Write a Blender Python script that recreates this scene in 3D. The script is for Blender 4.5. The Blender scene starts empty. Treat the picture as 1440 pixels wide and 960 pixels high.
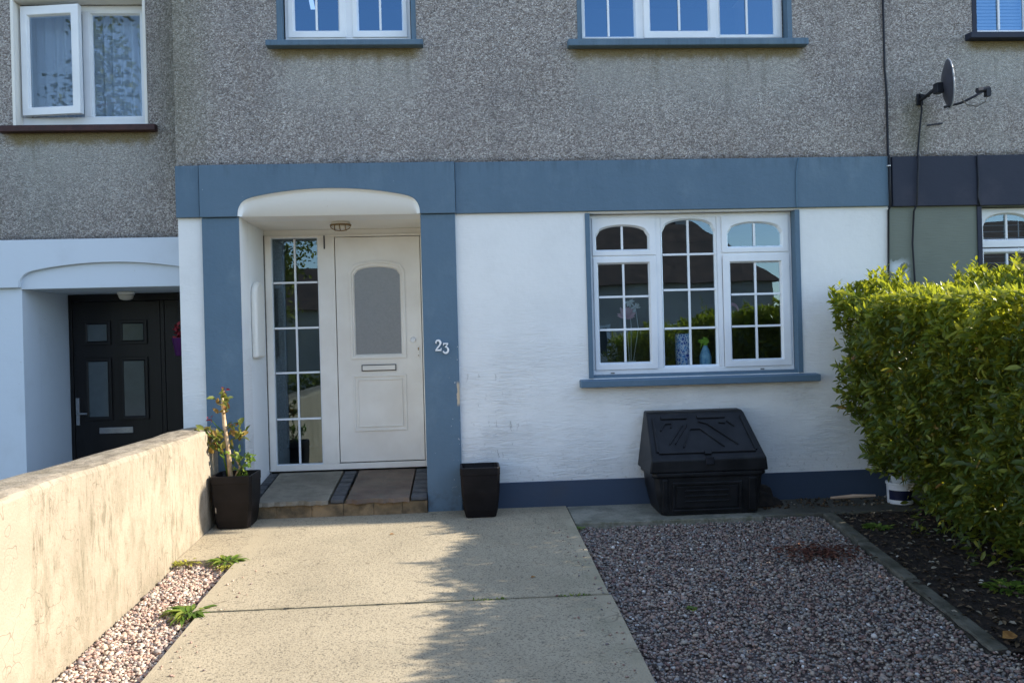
import bpy, bmesh, math, random
import numpy as np
from mathutils import Vector, Matrix
random.seed(7); rng = np.random.default_rng(11)
SC = bpy.context.scene; COL = SC.collection
SL = 0.053                                   # the drive falls towards the street
def L(r, g, b):
    f = lambda c: (c/255/12.92 if c/255 <= .04045 else ((c/255+.055)/1.055)**2.4)
    return (f(r), f(g), f(b), 1)

# ------------------------------------------------------------------ materials
class NT:
    def __init__(s, name):
        s.m = bpy.data.materials.new(name); s.m.use_nodes = True
        s.t = s.m.node_tree; s.n = s.t.nodes; s.bsdf = s.n['Principled BSDF']; s.out = s.n['Material Output']
    def new(s, typ, **kw):
        n = s.n.new('ShaderNode'+typ)
        for k, v in kw.items():
            if k.startswith('i_'):
                key = k[2:]; key = int(key) if key.isdigit() else key.replace('_', ' ')
                s.set(n.inputs[key], v)
            else: setattr(n, k, v)
        return n
    def set(s, inp, v):
        if isinstance(v, bpy.types.NodeSocket): s.t.links.new(v, inp)
        else: inp.default_value = v
    def pos(s, stretch=(1, 1, 1)):
        g = s.new('NewGeometry')
        if stretch == (1, 1, 1): return g.outputs['Position']
        v = s.new('VectorMath', operation='MULTIPLY'); s.set(v.inputs[0], g.outputs['Position']); v.inputs[1].default_value = stretch
        return v.outputs[0]
    def noise(s, scale, detail=3, rough=.55, stretch=(1, 1, 1), dist=0):
        n = s.new('TexNoise'); s.set(n.inputs['Vector'], s.pos(stretch)); n.inputs['Scale'].default_value = scale
        n.inputs['Detail'].default_value = detail; n.inputs['Roughness'].default_value = rough; n.inputs['Distortion'].default_value = dist
        return n.outputs['Fac']
    def vor(s, scale, feature='F1', out='Distance', stretch=(1, 1, 1)):
        n = s.new('TexVoronoi', feature=feature); s.set(n.inputs['Vector'], s.pos(stretch)); n.inputs['Scale'].default_value = scale
        return n.outputs[out]
    def ramp(s, fac, stops):
        n = s.new('ValToRGB'); s.set(n.inputs[0], fac); e = n.color_ramp.elements
        while len(e) < len(stops): e.new(.5)
        for q, (p, c) in zip(e, stops):
            q.position = p; q.color = c if len(c) == 4 else (*c, 1)
        return n.outputs[0]
    def step(s, v, a, b):
        n = s.new('MapRange', interpolation_type='SMOOTHSTEP'); s.set(n.inputs[0], v); s.set(n.inputs[1], a); s.set(n.inputs[2], b)
        return n.outputs[0]
    def math(s, op, a, b=0.):
        n = s.new('Math', operation=op); s.set(n.inputs[0], a); s.set(n.inputs[1], b); return n.outputs[0]
    def mix(s, f, a, b, mode='MIX'):
        n = s.new('Mix', data_type='RGBA', blend_type=mode); s.set(n.inputs[0], f); s.set(n.inputs[6], a); s.set(n.inputs[7], b); return n.outputs[2]
    def xyz(s):
        n = s.new('SeparateXYZ'); s.set(n.inputs[0], s.pos()); return n.outputs
    def bump(s, h, strength=.3, dist=.01):
        n = s.new('Bump'); n.inputs['Strength'].default_value = strength; n.inputs['Distance'].default_value = dist
        s.set(n.inputs['Height'], h); s.set(s.bsdf.inputs['Normal'], n.outputs[0]); return n
    def fin(s, base, rough=.7, spec=.3, metal=0):
        s.set(s.bsdf.inputs['Base Color'], base); s.set(s.bsdf.inputs['Roughness'], rough)
        s.bsdf.inputs['Specular IOR Level'].default_value = spec; s.bsdf.inputs['Metallic'].default_value = metal
        return s.m
    def box(s, x0, x1, z0, z1, e=.03):          # soft mask of a rectangle on the facade
        X, _, Z = s.xyz()
        a = s.math('MULTIPLY', s.step(X, x0-e, x0+e), s.step(X, x1+e, x1-e))
        b = s.math('MULTIPLY', s.step(Z, z0-e, z0+e), s.step(Z, z1+e, z1-e))
        return s.math('MULTIPLY', a, b)
def nmat(name, c1, c2, scale=4, rough=.7, bump=.2, bscale=60, stretch=(1, 1, 1), spec=.3, metal=0, bdist=.004, detail=4):
    t = NT(name)
    base = t.mix(t.step(t.noise(scale, detail, stretch=stretch), .3, .7), c1, c2)
    if bump: t.bump(t.noise(bscale, 3, stretch=stretch), bump, bdist)
    return t.fin(base, rough, spec, metal)
MT = {}
def paint(name, c, rough=.65, dirt=.12, brush=(14, 14, 26), bstr=.35, dirtc=L(120, 110, 90), bd=.004, specks=True):
    t = NT(name)
    d = t.math('MULTIPLY', t.step(t.noise(2.3, 6, .65), .5, .8), dirt)
    base = t.mix(d, c, dirtc)
    base = t.mix(t.math('MULTIPLY', t.noise(9, 5, .7, stretch=(1, 1, .25)), dirt*.8), base, tuple(x*.8 for x in c[:3])+(1,))
    if specks:
        sp = t.step(t.noise(38, 2, .5), .74, .78)
        base = t.mix(t.math('MULTIPLY', sp, .3), base, dirtc)
    t.bump(t.math('ADD', t.noise(1, 3, .6, stretch=brush), t.math('MULTIPLY', t.noise(14, 4), .6)), bstr, bd)
    return t.fin(base, rough, .35)
WHITE = L(232, 232, 230); BLUE = L(84, 108, 127)
# plaster white wall: brushed horizontal texture strong low down, scuffs
t = NT('white_masonry_paint'); X, Y, Z = t.xyz()
low = t.step(Z, 1.9, .5)
d = t.math('MULTIPLY', t.step(t.noise(1.7, 7, .7), .42, .75), .16)
base = t.mix(d, WHITE, L(170, 172, 170))
scz = t.math('MULTIPLY', t.box(-.05, .45, .3, 1.05, .12), t.step(t.noise(24, 5, .7, stretch=(1, 1, .35)), .60, .66))
base = t.mix(t.math('MULTIPLY', scz, .55), base, L(135, 130, 125))
spl = t.math('MULTIPLY', t.step(Z, .55, .2), t.step(t.noise(30, 4, .6), .56, .68)); base = t.mix(t.math('MULTIPLY', spl, .30), base, L(120, 115, 105))
base = t.mix(t.math('MULTIPLY', t.step(t.noise(47, 2), .76, .79), .45), base, L(110, 110, 110))
hs = t.math('MULTIPLY', t.noise(1, 4, .65, stretch=(7, 7, 70), dist=1.6), t.math('ADD', t.step(t.noise(2.2, 4), .35, .65), .35))
h = t.math('ADD', t.math('MULTIPLY', hs, t.math('ADD', t.math('MULTIPLY', low, 1.3), .25)), t.math('MULTIPLY', t.noise(22, 4), .35))
t.bump(h, .8, .010); MT['white'] = t.fin(base, .7, .3)
MT['archwhite'] = paint('white_arch_paint', L(236, 238, 238), dirt=.12, brush=(20, 20, 20), bstr=.2)
MT['trimwhite'] = paint('white_smooth_paint', L(233, 230, 222), dirt=.2, brush=(20, 20, 20), bstr=.2)
t = NT('blue_masonry_paint'); X, Y, Z = t.xyz()
base = t.mix(t.math('MULTIPLY', t.step(t.noise(2.5, 6, .7), .35, .8), .45), BLUE, L(72, 96, 115))
base = t.mix(t.math('MULTIPLY', t.noise(10, 5, .7, stretch=(1, 1, .2)), .3), base, L(112, 134, 150))
chip = t.math('MULTIPLY', t.box(-.092, -.02, .82, .99, .02), t.step(t.math('ADD', t.noise(24, 5, .7), t.step(X, -.095, -.055)), 1.16, 1.2)); base = t.mix(chip, base, L(196, 176, 150))
chip = t.math('MULTIPLY', t.box(-.12, -.02, .1, 1.3, .02), t.step(t.noise(42, 3), .66, .7)); base = t.mix(chip, base, L(190, 190, 190))
chip = t.step(t.noise(34, 3), .76, .78); base = t.mix(t.math('MULTIPLY', chip, .6), base, L(190, 195, 200))
X, Y, Z = t.xyz(); lowm = t.math('MULTIPLY', t.step(Z, .25, 0.), t.step(t.noise(18, 5), .45, .7)); base = t.mix(t.math('MULTIPLY', lowm, .6), base, L(70, 75, 80))
run = t.math('MULTIPLY', t.step(Z, 2.55, 2.70), t.step(t.noise(1, 5, .7, stretch=(22, 22, 2)), .45, .7)); base = t.mix(t.math('MULTIPLY', run, .38), base, L(62, 78, 90))
fade = t.step(t.noise(1, 6, .7, stretch=(3, 3, 2)), .5, .75); base = t.mix(t.math('MULTIPLY', fade, .28), base, L(124, 144, 156))
t.bump(t.math('ADD', t.noise(1, 4, stretch=(14, 14, 20)), t.math('MULTIPLY', t.noise(30, 5, .7), .8)), .5, .007); MT['blue'] = t.fin(base, .6, .35)
MT['plinth'] = paint('dark_blue_plinth_paint', L(58, 72, 92), dirt=.4, dirtc=L(70, 70, 74))
MT['navy'] = paint('navy_masonry_paint', L(38, 44, 60), dirt=.3, dirtc=L(85, 80, 90))
t = NT('olive_masonry_paint')
pt = t.math('MULTIPLY', t.box(3.43, 3.58, 1.5, 1.86, .05), t.step(t.noise(9, 5), .5, .53))
base = t.mix(t.math('MULTIPLY', t.step(t.noise(3, 5), .4, .8), .5), L(116, 122, 112), L(100, 106, 98)); base = t.mix(pt, base, L(205, 212, 215))
t.bump(t.noise(1, 4, stretch=(9, 9, 75)), .5, .006); MT['olive'] = t.fin(base, .7)
MT['skywhite'] = paint('pale_blue_white_masonry_paint', L(205, 214, 224), dirt=.12, bstr=.3)
# pebbledash
def pebble(name, tint, stains):
    t = NT(name)
    cell = t.new('TexVoronoi'); t.set(cell.inputs['Vector'], t.pos()); cell.inputs['Scale'].default_value = 118
    sep = t.new('SeparateColor'); t.set(sep.inputs[0], cell.outputs['Color'])
    st = t.ramp(sep.outputs[0], [(0, L(116, 110, 107)), (.25, L(154, 148, 144)), (.6, L(182, 176, 172)), (.85, L(208, 203, 198)), (1, L(238, 234, 228))])
    st = t.mix(t.math('MULTIPLY', sep.outputs[1], .25), st, L(160, 135, 115))
    gap = t.step(cell.outputs['Distance'], .55, .95)
    st = t.mix(t.math('MULTIPLY', gap, .6), st, L(92, 88, 84))
    cl = t.noise(26, 4, .7); st = t.mix(t.math('MULTIPLY', t.step(cl, .45, .75), .45), st, L(100, 97, 96))
    big = t.noise(1.1, 5, .6); st = t.mix(t.math('MULTIPLY', t.step(big, .4, .75), .3), st, tint)
    dk = t.step(t.noise(1, 6, .7, stretch=(2.2, 2.2, .8)), .5, .75); st = t.mix(t.math('MULTIPLY', dk, .35), st, L(98, 96, 94))
    lt = t.step(t.noise(1.9, 6, .7), .52, .75); st = t.mix(t.math('MULTIPLY', lt, .25), st, L(196, 192, 186)); br = t.noise(2.6, 5, .7, stretch=(1, 1, .5)); st = t.mix(t.math('MULTIPLY', t.step(br, .55, .75), .25), st, L(140, 122, 100))
    n1 = t.noise(5, 5, .65, stretch=(1, 1, .45)); X, Y, Z = t.xyz(); XW = t.math('ADD', X, t.math('MULTIPLY', t.math('SUBTRACT', t.noise(3.5, 6, .75, stretch=(1, 1, .7)), .5), .7))
    for (x0, x1, z) in stains:
        mx = t.math('MULTIPLY', t.step(XW, x0-.12, x0+.22), t.step(XW, x1+.12, x1-.22))
        zz = t.math('ADD', Z, t.math('MULTIPLY', t.math('SUBTRACT', n1, .5), .35))
        wash = t.math('MULTIPLY', mx, t.math('MULTIPLY', t.step(zz, z-.75, z-.1), t.step(Z, z+.1, z)))
        st = t.mix(t.math('MULTIPLY', wash, .42), st, L(196, 196, 190))
        zz2 = t.math('ADD', Z, t.math('MULTIPLY', t.math('SUBTRACT', t.noise(14, 5), .5), .10))
        mx = t.math('MULTIPLY', t.step(X, x0-.02, x0+.10), t.step(X, x1+.02, x1-.10)); yel = t.math('MULTIPLY', mx, t.math('MULTIPLY', t.step(zz2, z-.12, z-.03), t.step(Z, z+.1, z)))
        rn = t.math('MULTIPLY', t.math('MULTIPLY', mx, t.step(Z, z-.55, z)), t.math('MULTIPLY', t.step(Z, z+.1, z), t.step(t.noise(1, 5, .7, stretch=(9, 9, .7)), .52, .66))); st = t.mix(t.math('MULTIPLY', rn, .35), st, L(100, 94, 74))
        st = t.mix(t.math('MULTIPLY', yel, .85), st, L(128, 112, 66))
    g = t.math('MULTIPLY', t.step(X, -2.5, -2.17), t.step(X, -1.75, -2.15)); st = t.mix(t.math('MULTIPLY', t.math('MULTIPLY', g, t.step(Z, 2.3, 3.2)), .45), st, L(122, 122, 98))
    g2 = t.box(3.6, 3.78, 2.75, 3.15, .1); st = t.mix(t.math('MULTIPLY', g2, .5), st, L(105, 108, 84))
    t.bump(t.math('ADD', t.math('SUBTRACT', 1., cell.outputs['Distance']), t.noise(40, 3)), .9, .014)
    return t.fin(st, .85, .25)
MT['pebble'] = pebble('pebbledash', L(128, 126, 128), [(-1.45, -.26, 3.60), (.87, 2.79, 3.585)])
MT['pebbleL'] = pebble('pebbledash_older', L(126, 132, 128), [(-3.61, -2.4, 3.04)])
MT['pebbleR'] = pebble('pebbledash_pale', L(160, 165, 158), [(4.1, 5.9, 3.63)])
MT['upvc'] = nmat('white_plastic_frame', L(236, 238, 240), L(224, 227, 230), 3, .35, .05, 30, spec=.5)
MT['upvcold'] = nmat('cream_plastic_frame', L(240, 236, 228), L(228, 222, 212), 2.5, .4, .06, 30, spec=.45)
MT['bead'] = nmat('grey_sealant', L(120, 118, 112), L(90, 88, 84), 20, .7, .1)
MT['maroon'] = nmat('maroon_painted_sill', L(70, 44, 44), L(52, 34, 36), 10, .5, .3, 40)
MT['blacklid'] = nmat('black_moulded_plastic', L(34, 35, 38), L(16, 17, 20), 7, .48, .15, 120, spec=.32)
MT['blackdoor'] = nmat('black_woodgrain_door', L(26, 24, 25), L(18, 17, 18), 5, .4, .3, 50, stretch=(1, 1, .08))
MT['pot'] = nmat('black_glazed_pot', L(26, 22, 24), L(14, 12, 14), 8, .5, .2, 30, spec=.22)
MT['potchip'] = nmat('chipped_glaze', L(190, 180, 165), L(150, 140, 125), 30)
MT['metal'] = nmat('grey_metal', L(170, 172, 175), L(140, 142, 146), 10, .35, .05, metal=.8)
MT['darkmetal'] = nmat('dark_metal', L(45, 47, 55), L(30, 32, 38), 12, .45, .1, metal=.2)
MT['cable'] = nmat('black_cable', L(30, 34, 42), L(22, 25, 32), 12, .5, 0)
MT['paintcable'] = nmat('painted_cable', L(92, 122, 142), L(82, 110, 130), 12, .6, 0)
MT['dish'] = nmat('dark_grey_dish_back', L(66, 68, 80), L(52, 54, 64), 12, .4, .05, spec=.5)
MT['dishf'] = nmat('pale_grey_dish', L(170, 176, 184), L(140, 146, 155), 8, .4, .05)
MT['soil'] = nmat('dark_soil', L(62, 52, 44), L(38, 32, 28), 14, .95, .9, 35, bdist=.03)
MT['interior'] = nmat('room_wall', L(120, 112, 104), L(105, 98, 92), 1, .8, 0)
MT['roof'] = nmat('roof_tiles', L(84, 60, 50), L(60, 46, 42), 6, .8, .6, 8, bdist=.03)
MT['gutter'] = nmat('black_gutter', L(36, 36, 40), L(28, 28, 32), 6, .4, 0)
MT['bark'] = nmat('bark', L(96, 84, 68), L(64, 54, 44), 12, .9, .8, 30, stretch=(1, 1, .3), bdist=.02)
MT['cane'] = nmat('dry_pale_stem', L(214, 186, 150), L(176, 146, 112), 20, .8, .4, 40)
MT['asphalt'] = nmat('asphalt', L(70, 70, 72), L(58, 58, 60), 3, .85, .5, 120)
MT['pavement'] = nmat('concrete_pavement', L(165, 158, 146), L(146, 140, 130), 3, .85, .4, 60)
MT['wood'] = nmat('bleached_wood', L(226, 196, 170), L(190, 160, 135), 14, .8, .5, 30, stretch=(.2, 1, 1))
MT['deadleaf'] = nmat('dead_leaf', L(176, 130, 72), L(130, 90, 48), 30, .8, 0)
MT['pink'] = nmat('pink_petals', L(238, 190, 200), L(222, 150, 172), 12, .6, 0)
MT['purple'] = nmat('purple_pot', L(84, 36, 92), L(70, 28, 80), 8, .4, 0)
MT['redpetal'] = nmat('red_petals', L(176, 58, 66), L(130, 40, 54), 12, .6, 0)
MT['lampglass'] = nmat('frosted_lamp_glass', L(210, 205, 195), L(195, 190, 180), 6, .3, .05)
MT['brass'] = nmat('brass', L(150, 120, 70), L(120, 95, 55), 6, .35, 0, metal=.7)
MT['nwhite'] = nmat('white_metal_numeral', L(240, 240, 240), L(225, 226, 228), 20, .4, 0, spec=.5)
# glass: double pane mirrors a part of the street, the rest passes
def glass(name, refl=.16, tint=(.72, .78, .8, 1), rough=.0, wob=.0, gtint=(.62, .84, 1, 1)):
    t = NT(name); n = t.n; n.remove(t.bsdf)
    tr = t.new('BsdfTransparent'); tr.inputs[0].default_value = tint
    gl = t.new('BsdfGlossy'); gl.inputs[0].default_value = gtint; gl.inputs['Roughness'].default_value = rough
    if wob:
        b = t.new('Bump'); b.inputs['Strength'].default_value = wob; b.inputs['Distance'].default_value = .01; t.set(b.inputs['Height'], t.noise(3.2, 1)); t.set(gl.inputs['Normal'], b.outputs[0])
    fr = t.new('Fresnel'); fr.inputs[0].default_value = 1.5
    f = t.math('ADD', fr.outputs[0], refl-.04)
    mx = t.new('MixShader'); t.set(mx.inputs[0], f); t.set(mx.inputs[1], tr.outputs[0]); t.set(mx.inputs[2], gl.outputs[0])
    t.t.links.new(mx.outputs[0], t.out.inputs[0]); return t.m
MT['glass'] = glass('window_glass', .17, wob=.07)
MT['glassup'] = glass('upper_window_glass', .24, wob=.05, gtint=(.30, .60, 1, 1))
MT['glassnet'] = glass('side_upper_glass', .09, tint=(.9, .95, 1, 1), wob=.03, gtint=(.75, .9, 1, 1))
MT['glassdoor'] = glass('side_glass', .14, wob=.05)
t = NT('frosted_glass'); base = t.mix(t.noise(60, 2), L(150, 150, 150), L(128, 130, 132)); t.bump(t.noise(160, 2), .3, .003); MT['frost'] = t.fin(t.mix(.25, base, L(110, 112, 114)), .22, .7)
t = NT('dark_patterned_glass'); t.bump(t.noise(60, 2), .12, .002); MT['frostdark'] = t.fin(t.mix(t.noise(12, 3), L(74, 84, 88), L(58, 68, 70)), .12, .8)
t = NT('net_curtain'); n = t.n; tr = t.new('BsdfTransparent'); df = t.new('BsdfDiffuse'); df.inputs[0].default_value = L(205, 222, 240); tl = t.new('BsdfTranslucent'); tl.inputs[0].default_value = L(200, 205, 210)
ad = t.new('MixShader'); ad.inputs[0].default_value = .3; t.set(ad.inputs[1], df.outputs[0]); t.set(ad.inputs[2], tl.outputs[0])
mx = t.new('MixShader'); mx.inputs[0].default_value = .75; t.set(mx.inputs[1], tr.outputs[0]); t.set(mx.inputs[2], ad.outputs[0]); t.t.links.new(mx.outputs[0], t.out.inputs[0]); MT['net'] = t.m
MT['blind'] = nmat('pale_blind', L(205, 215, 220), L(190, 200, 208), 5, .6, 0)
# concrete drive: exposed speckle
t = NT('drive_concrete'); X, Y, Z = t.xyz()
base = t.mix(t.step(t.noise(1.3, 6, .6), .3, .75), L(180, 167, 142), L(163, 151, 128))
m1 = t.math('MULTIPLY', t.step(t.math('ABSOLUTE', t.math('SUBTRACT', X, .76)), .055, .08), t.step(t.math('ABSOLUTE', t.math('SUBTRACT', X, -1.47)), .05, .07))
m1 = t.math('ADD', t.math('MULTIPLY', m1, .75), .25)
sp = t.step(t.noise(88, 3, .7), .53, .62); base = t.mix(t.math('MULTIPLY', t.math('MULTIPLY', sp, m1), .72), base, L(92, 86, 76))
sp2 = t.step(t.vor(75, out='Distance'), .22, .08); base = t.mix(t.math('MULTIPLY', t.math('MULTIPLY', sp2, m1), .6), base, L(206, 196, 174))
sp3 = t.step(t.noise(48, 3, .6), .60, .66); base = t.mix(t.math('MULTIPLY', t.math('MULTIPLY', sp3, m1), .45), base, L(96, 90, 80))
gr = t.step(t.noise(3.4, 6, .7), .55, .75); base = t.mix(t.math('MULTIPLY', gr, .22), base, L(120, 118, 100))
jd = t.math('ABSOLUTE', t.math('ADD', Y, 1.93)); base = t.mix(t.math('MULTIPLY', t.step(t.math('ADD', jd, t.math('MULTIPLY', t.noise(12, 4), .05)), .055, .025), .4), base, L(92, 92, 70))
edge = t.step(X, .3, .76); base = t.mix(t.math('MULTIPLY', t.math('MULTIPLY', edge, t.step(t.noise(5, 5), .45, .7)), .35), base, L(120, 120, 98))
sx = t.step(t.noise(1, 7, .72, stretch=(2.2, .8, 1)), .55, .72); base = t.mix(t.math('MULTIPLY', sx, .22), base, L(104, 94, 78))
ed2 = t.math('MULTIPLY', t.step(t.math('ADD', Y, t.math('MULTIPLY', t.noise(6, 4), .25)), -.22, .10), .35); base = t.mix(ed2, base, L(122, 112, 92))
ck = t.new('TexVoronoi', feature='DISTANCE_TO_EDGE'); wv = t.new('VectorMath', operation='ADD'); nz = t.new('TexNoise'); t.set(nz.inputs['Vector'], t.pos()); nz.inputs['Scale'].default_value = 3; t.set(wv.inputs[0], t.pos()); t.set(wv.inputs[1], nz.outputs['Color']); t.set(ck.inputs['Vector'], wv.outputs[0]); ck.inputs['Scale'].default_value = .55
base = t.mix(t.math('MULTIPLY', t.step(ck.outputs['Distance'], .0022, .0008), .5), base, L(96, 86, 70))
t.bump(t.math('ADD', t.noise(105, 2), t.math('MULTIPLY', t.noise(40, 3), .5)), .4, .006); MT['drive'] = t.fin(base, .9, .2)
t = NT('mossy_path_concrete'); X, Y, Z = t.xyz()
base = t.mix(t.step(t.noise(4, 6, .7), .35, .7), L(150, 146, 132), L(112, 110, 98))
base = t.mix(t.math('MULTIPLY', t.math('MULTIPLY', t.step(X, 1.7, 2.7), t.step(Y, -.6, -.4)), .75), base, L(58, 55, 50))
base = t.mix(t.math('MULTIPLY', t.math('MULTIPLY', t.step(Y, -.38, -.5), t.step(t.noise(14, 5), .45, .65)), .6), base, L(92, 92, 68))
base = t.mix(t.math('MULTIPLY', t.step(t.noise(50, 3), .6, .68), .5), base, L(70, 68, 62))
t.bump(t.noise(50, 4), .6, .01); MT['path'] = t.fin(base, .9, .2)
# weathered boundary wall
t = NT('stained_render'); X, Y, Z = t.xyz()
base = t.mix(t.step(t.noise(1.6, 6, .6), .3, .7), L(174, 161, 142), L(158, 146, 128))
sm = t.step(Y, -2.78, -2.70)
st = t.step(t.noise(1, 9, .78, stretch=(5, 7, 2.8), dist=.3), .47, .62); base = t.mix(t.math('MULTIPLY', t.math('MULTIPLY', st, sm), .6), base, L(136, 128, 108))
st2 = t.math('MULTIPLY', t.step(t.noise(1, 8, .8, stretch=(16, 30, 5)), .50, .60), t.step(t.noise(2.2, 4), .40, .56)); base = t.mix(t.math('MULTIPLY', t.math('MULTIPLY', st2, sm), .6), base, L(104, 98, 78))
pit = t.step(t.noise(34, 5, .75, stretch=(1, 1, .6)), .58, .66); base = t.mix(t.math('MULTIPLY', t.math('MULTIPLY', pit, sm), .45), base, L(112, 100, 76))
g = t.new('NewGeometry'); sn = t.new('SeparateXYZ'); t.set(sn.inputs[0], g.outputs['Normal']); up = t.step(sn.outputs[2], .3, .8)
base = t.mix(t.math('MULTIPLY', up, t.math('MULTIPLY', t.step(t.noise(1, 8, .78, stretch=(12, 5, 9), dist=.5), .46, .60), .7)), base, L(112, 102, 86))
crk = t.new('TexVoronoi', feature='DISTANCE_TO_EDGE'); wv = t.new('VectorMath', operation='ADD'); nz = t.new('TexNoise'); t.set(nz.inputs['Vector'], t.pos()); nz.inputs['Scale'].default_value = 5; t.set(wv.inputs[0], t.pos()); t.set(wv.inputs[1], nz.outputs['Color']); t.set(crk.inputs['Vector'], wv.outputs[0]); crk.inputs['Scale'].default_value = 1.1
base = t.mix(t.math('MULTIPLY', t.step(crk.outputs['Distance'], .005, .001), .55), base, L(96, 86, 70))
lo = t.math('MULTIPLY', t.step(Z, .16, -.12), t.step(t.noise(9, 6, .7), .4, .65)); base = t.mix(t.math('MULTIPLY', lo, .35), base, L(126, 118, 98))
t.bump(t.math('ADD', t.noise(1, 6, .7, stretch=(20, 24, 12)), t.math('MULTIPLY', t.noise(90, 4, .7), .6)), .75, .012); MT['bwall'] = t.fin(base, .9, .2)
t = NT('sandstone_slab'); X, Y, Z = t.xyz(); sec = t.step(X, -1.01, -.99)
base = t.mix(t.step(t.noise(3, 6, .65, stretch=(1, 1.2, 1)), .35, .7), t.mix(sec, L(138, 132, 118), L(122, 106, 92)), t.mix(sec, L(110, 104, 92), L(96, 82, 72))); base = t.mix(t.math('MULTIPLY', t.step(t.noise(8, 5, .7), .5, .66), .6), base, L(100, 96, 84))
t.bump(t.noise(9, 6, .65), .7, .02); MT['slab'] = t.fin(base, .8, .25)
MT['riser'] = nmat('tan_brick', L(150, 128, 98), L(84, 74, 58), 7, .9, .7, 40, bdist=.01, detail=6)
MT['setts'] = nmat('blue_black_sett', L(84, 86, 88), L(52, 54, 58), 9, .6, .5, 30, bdist=.008)
def island(name, stops, rough=.7, transl=0, spec=.3, tcol=None, bump=0):
    t = NT(name); g = t.new('NewGeometry'); c = t.ramp(g.outputs['Random Per Island'], stops)
    if bump: t.bump(t.noise(120, 2), bump, .003)
    m = t.fin(c, rough, spec)
    if transl:
        tl = t.new('BsdfTranslucent'); t.set(tl.inputs[0], t.mix(.6, c, tcol) if tcol else c)
        mx = t.new('MixShader'); mx.inputs[0].default_value = transl; t.set(mx.inputs[1], t.bsdf.outputs[0]); t.set(mx.inputs[2], tl.outputs[0]); t.t.links.new(mx.outputs[0], t.out.inputs[0])
    return m
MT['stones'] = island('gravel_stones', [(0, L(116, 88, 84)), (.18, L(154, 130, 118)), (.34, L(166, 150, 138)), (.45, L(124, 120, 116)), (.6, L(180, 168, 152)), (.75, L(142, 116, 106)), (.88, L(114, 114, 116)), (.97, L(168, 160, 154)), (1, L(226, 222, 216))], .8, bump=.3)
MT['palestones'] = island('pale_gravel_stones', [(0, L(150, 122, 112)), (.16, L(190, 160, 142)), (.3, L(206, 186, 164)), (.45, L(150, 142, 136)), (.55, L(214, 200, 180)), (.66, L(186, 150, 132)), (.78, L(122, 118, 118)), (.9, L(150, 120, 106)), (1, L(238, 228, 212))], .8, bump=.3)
MT['gravelbase'] = nmat('gravel_bed', L(112, 98, 92), L(78, 70, 68), 60, .95, .9, 70, bdist=.01)
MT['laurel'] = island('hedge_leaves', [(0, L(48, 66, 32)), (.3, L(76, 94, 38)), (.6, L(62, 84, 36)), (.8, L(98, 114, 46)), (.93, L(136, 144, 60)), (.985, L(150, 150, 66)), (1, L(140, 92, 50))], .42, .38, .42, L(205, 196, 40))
MT['laurelsun'] = island('sun_tinted_hedge_leaves', [(0, L(72, 94, 38)), (.4, L(100, 118, 44)), (.8, L(136, 142, 52)), (1, L(166, 160, 60))], .34, .45, .40, L(205, 208, 48))  # yellower copy of the hedge leaves, with sunlight painted into the colour
MT['weed'] = island('weed_leaves', [(0, L(84, 112, 44)), (.6, L(112, 140, 52)), (1, L(150, 160, 70))], .5, .35, .4)
MT['moss'] = island('yellow_moss', [(0, L(128, 130, 50)), (1, L(176, 170, 74))], .8, .2)
MT['roseleaf'] = island('rose_leaves', [(0, L(92, 104, 44)), (.6, L(138, 138, 60)), (.9, L(160, 130, 66)), (1, L(140, 84, 56))], .5, .35)
MT['treeleaf'] = island('tree_leaves', [(0, L(76, 96, 40)), (.5, L(112, 122, 48)), (1, L(150, 150, 60))], .6, .35)
MT['litter'] = island('leaf_litter', [(0, L(50, 42, 34)), (.5, L(80, 64, 48)), (.85, L(108, 92, 70)), (.96, L(150, 142, 126)), (1, L(180, 174, 160))], .85)
MT['browndead'] = island('dead_brown_litter', [(0, L(70, 42, 34)), (.6, L(96, 56, 44)), (1, L(120, 80, 60))], .85)

# ------------------------------------------------------------------ mesh helpers
def place(o, parent=None):
    if parent is not None: o.parent = parent
    return o
def wloc(o):
    v = Vector((0, 0, 0))
    while o is not None: v += Vector(o.location); o = o.parent
    return v
def link(name, me, mat, parent=None, smooth=False, bevel=0, base=False):
    n = len(me.vertices); co = np.empty(n*3, np.float32); me.vertices.foreach_get('co', co); co = co.reshape(-1, 3)
    c = (co.min(0)+co.max(0))/2
    if base: c[2] = co[:, 2].min()
    co -= c; me.vertices.foreach_set('co', co.ravel()); me.update()
    if mat is not None: me.materials.append(MT[mat] if isinstance(mat, str) else mat)
    if smooth: me.polygons.foreach_set('use_smooth', [True]*len(me.polygons))
    o = bpy.data.objects.new(name, me); COL.objects.link(o)
    w = Vector([float(q) for q in c])
    if parent is not None: o.location = w-wloc(parent); o.parent = parent
    else: o.location = w
    if bevel:
        b = o.modifiers.new('bevel', 'BEVEL'); b.width = bevel; b.segments = 2; b.limit_method = 'ANGLE'; b.angle_limit = math.radians(40)
        b.harden_normals = False
    return o
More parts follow.
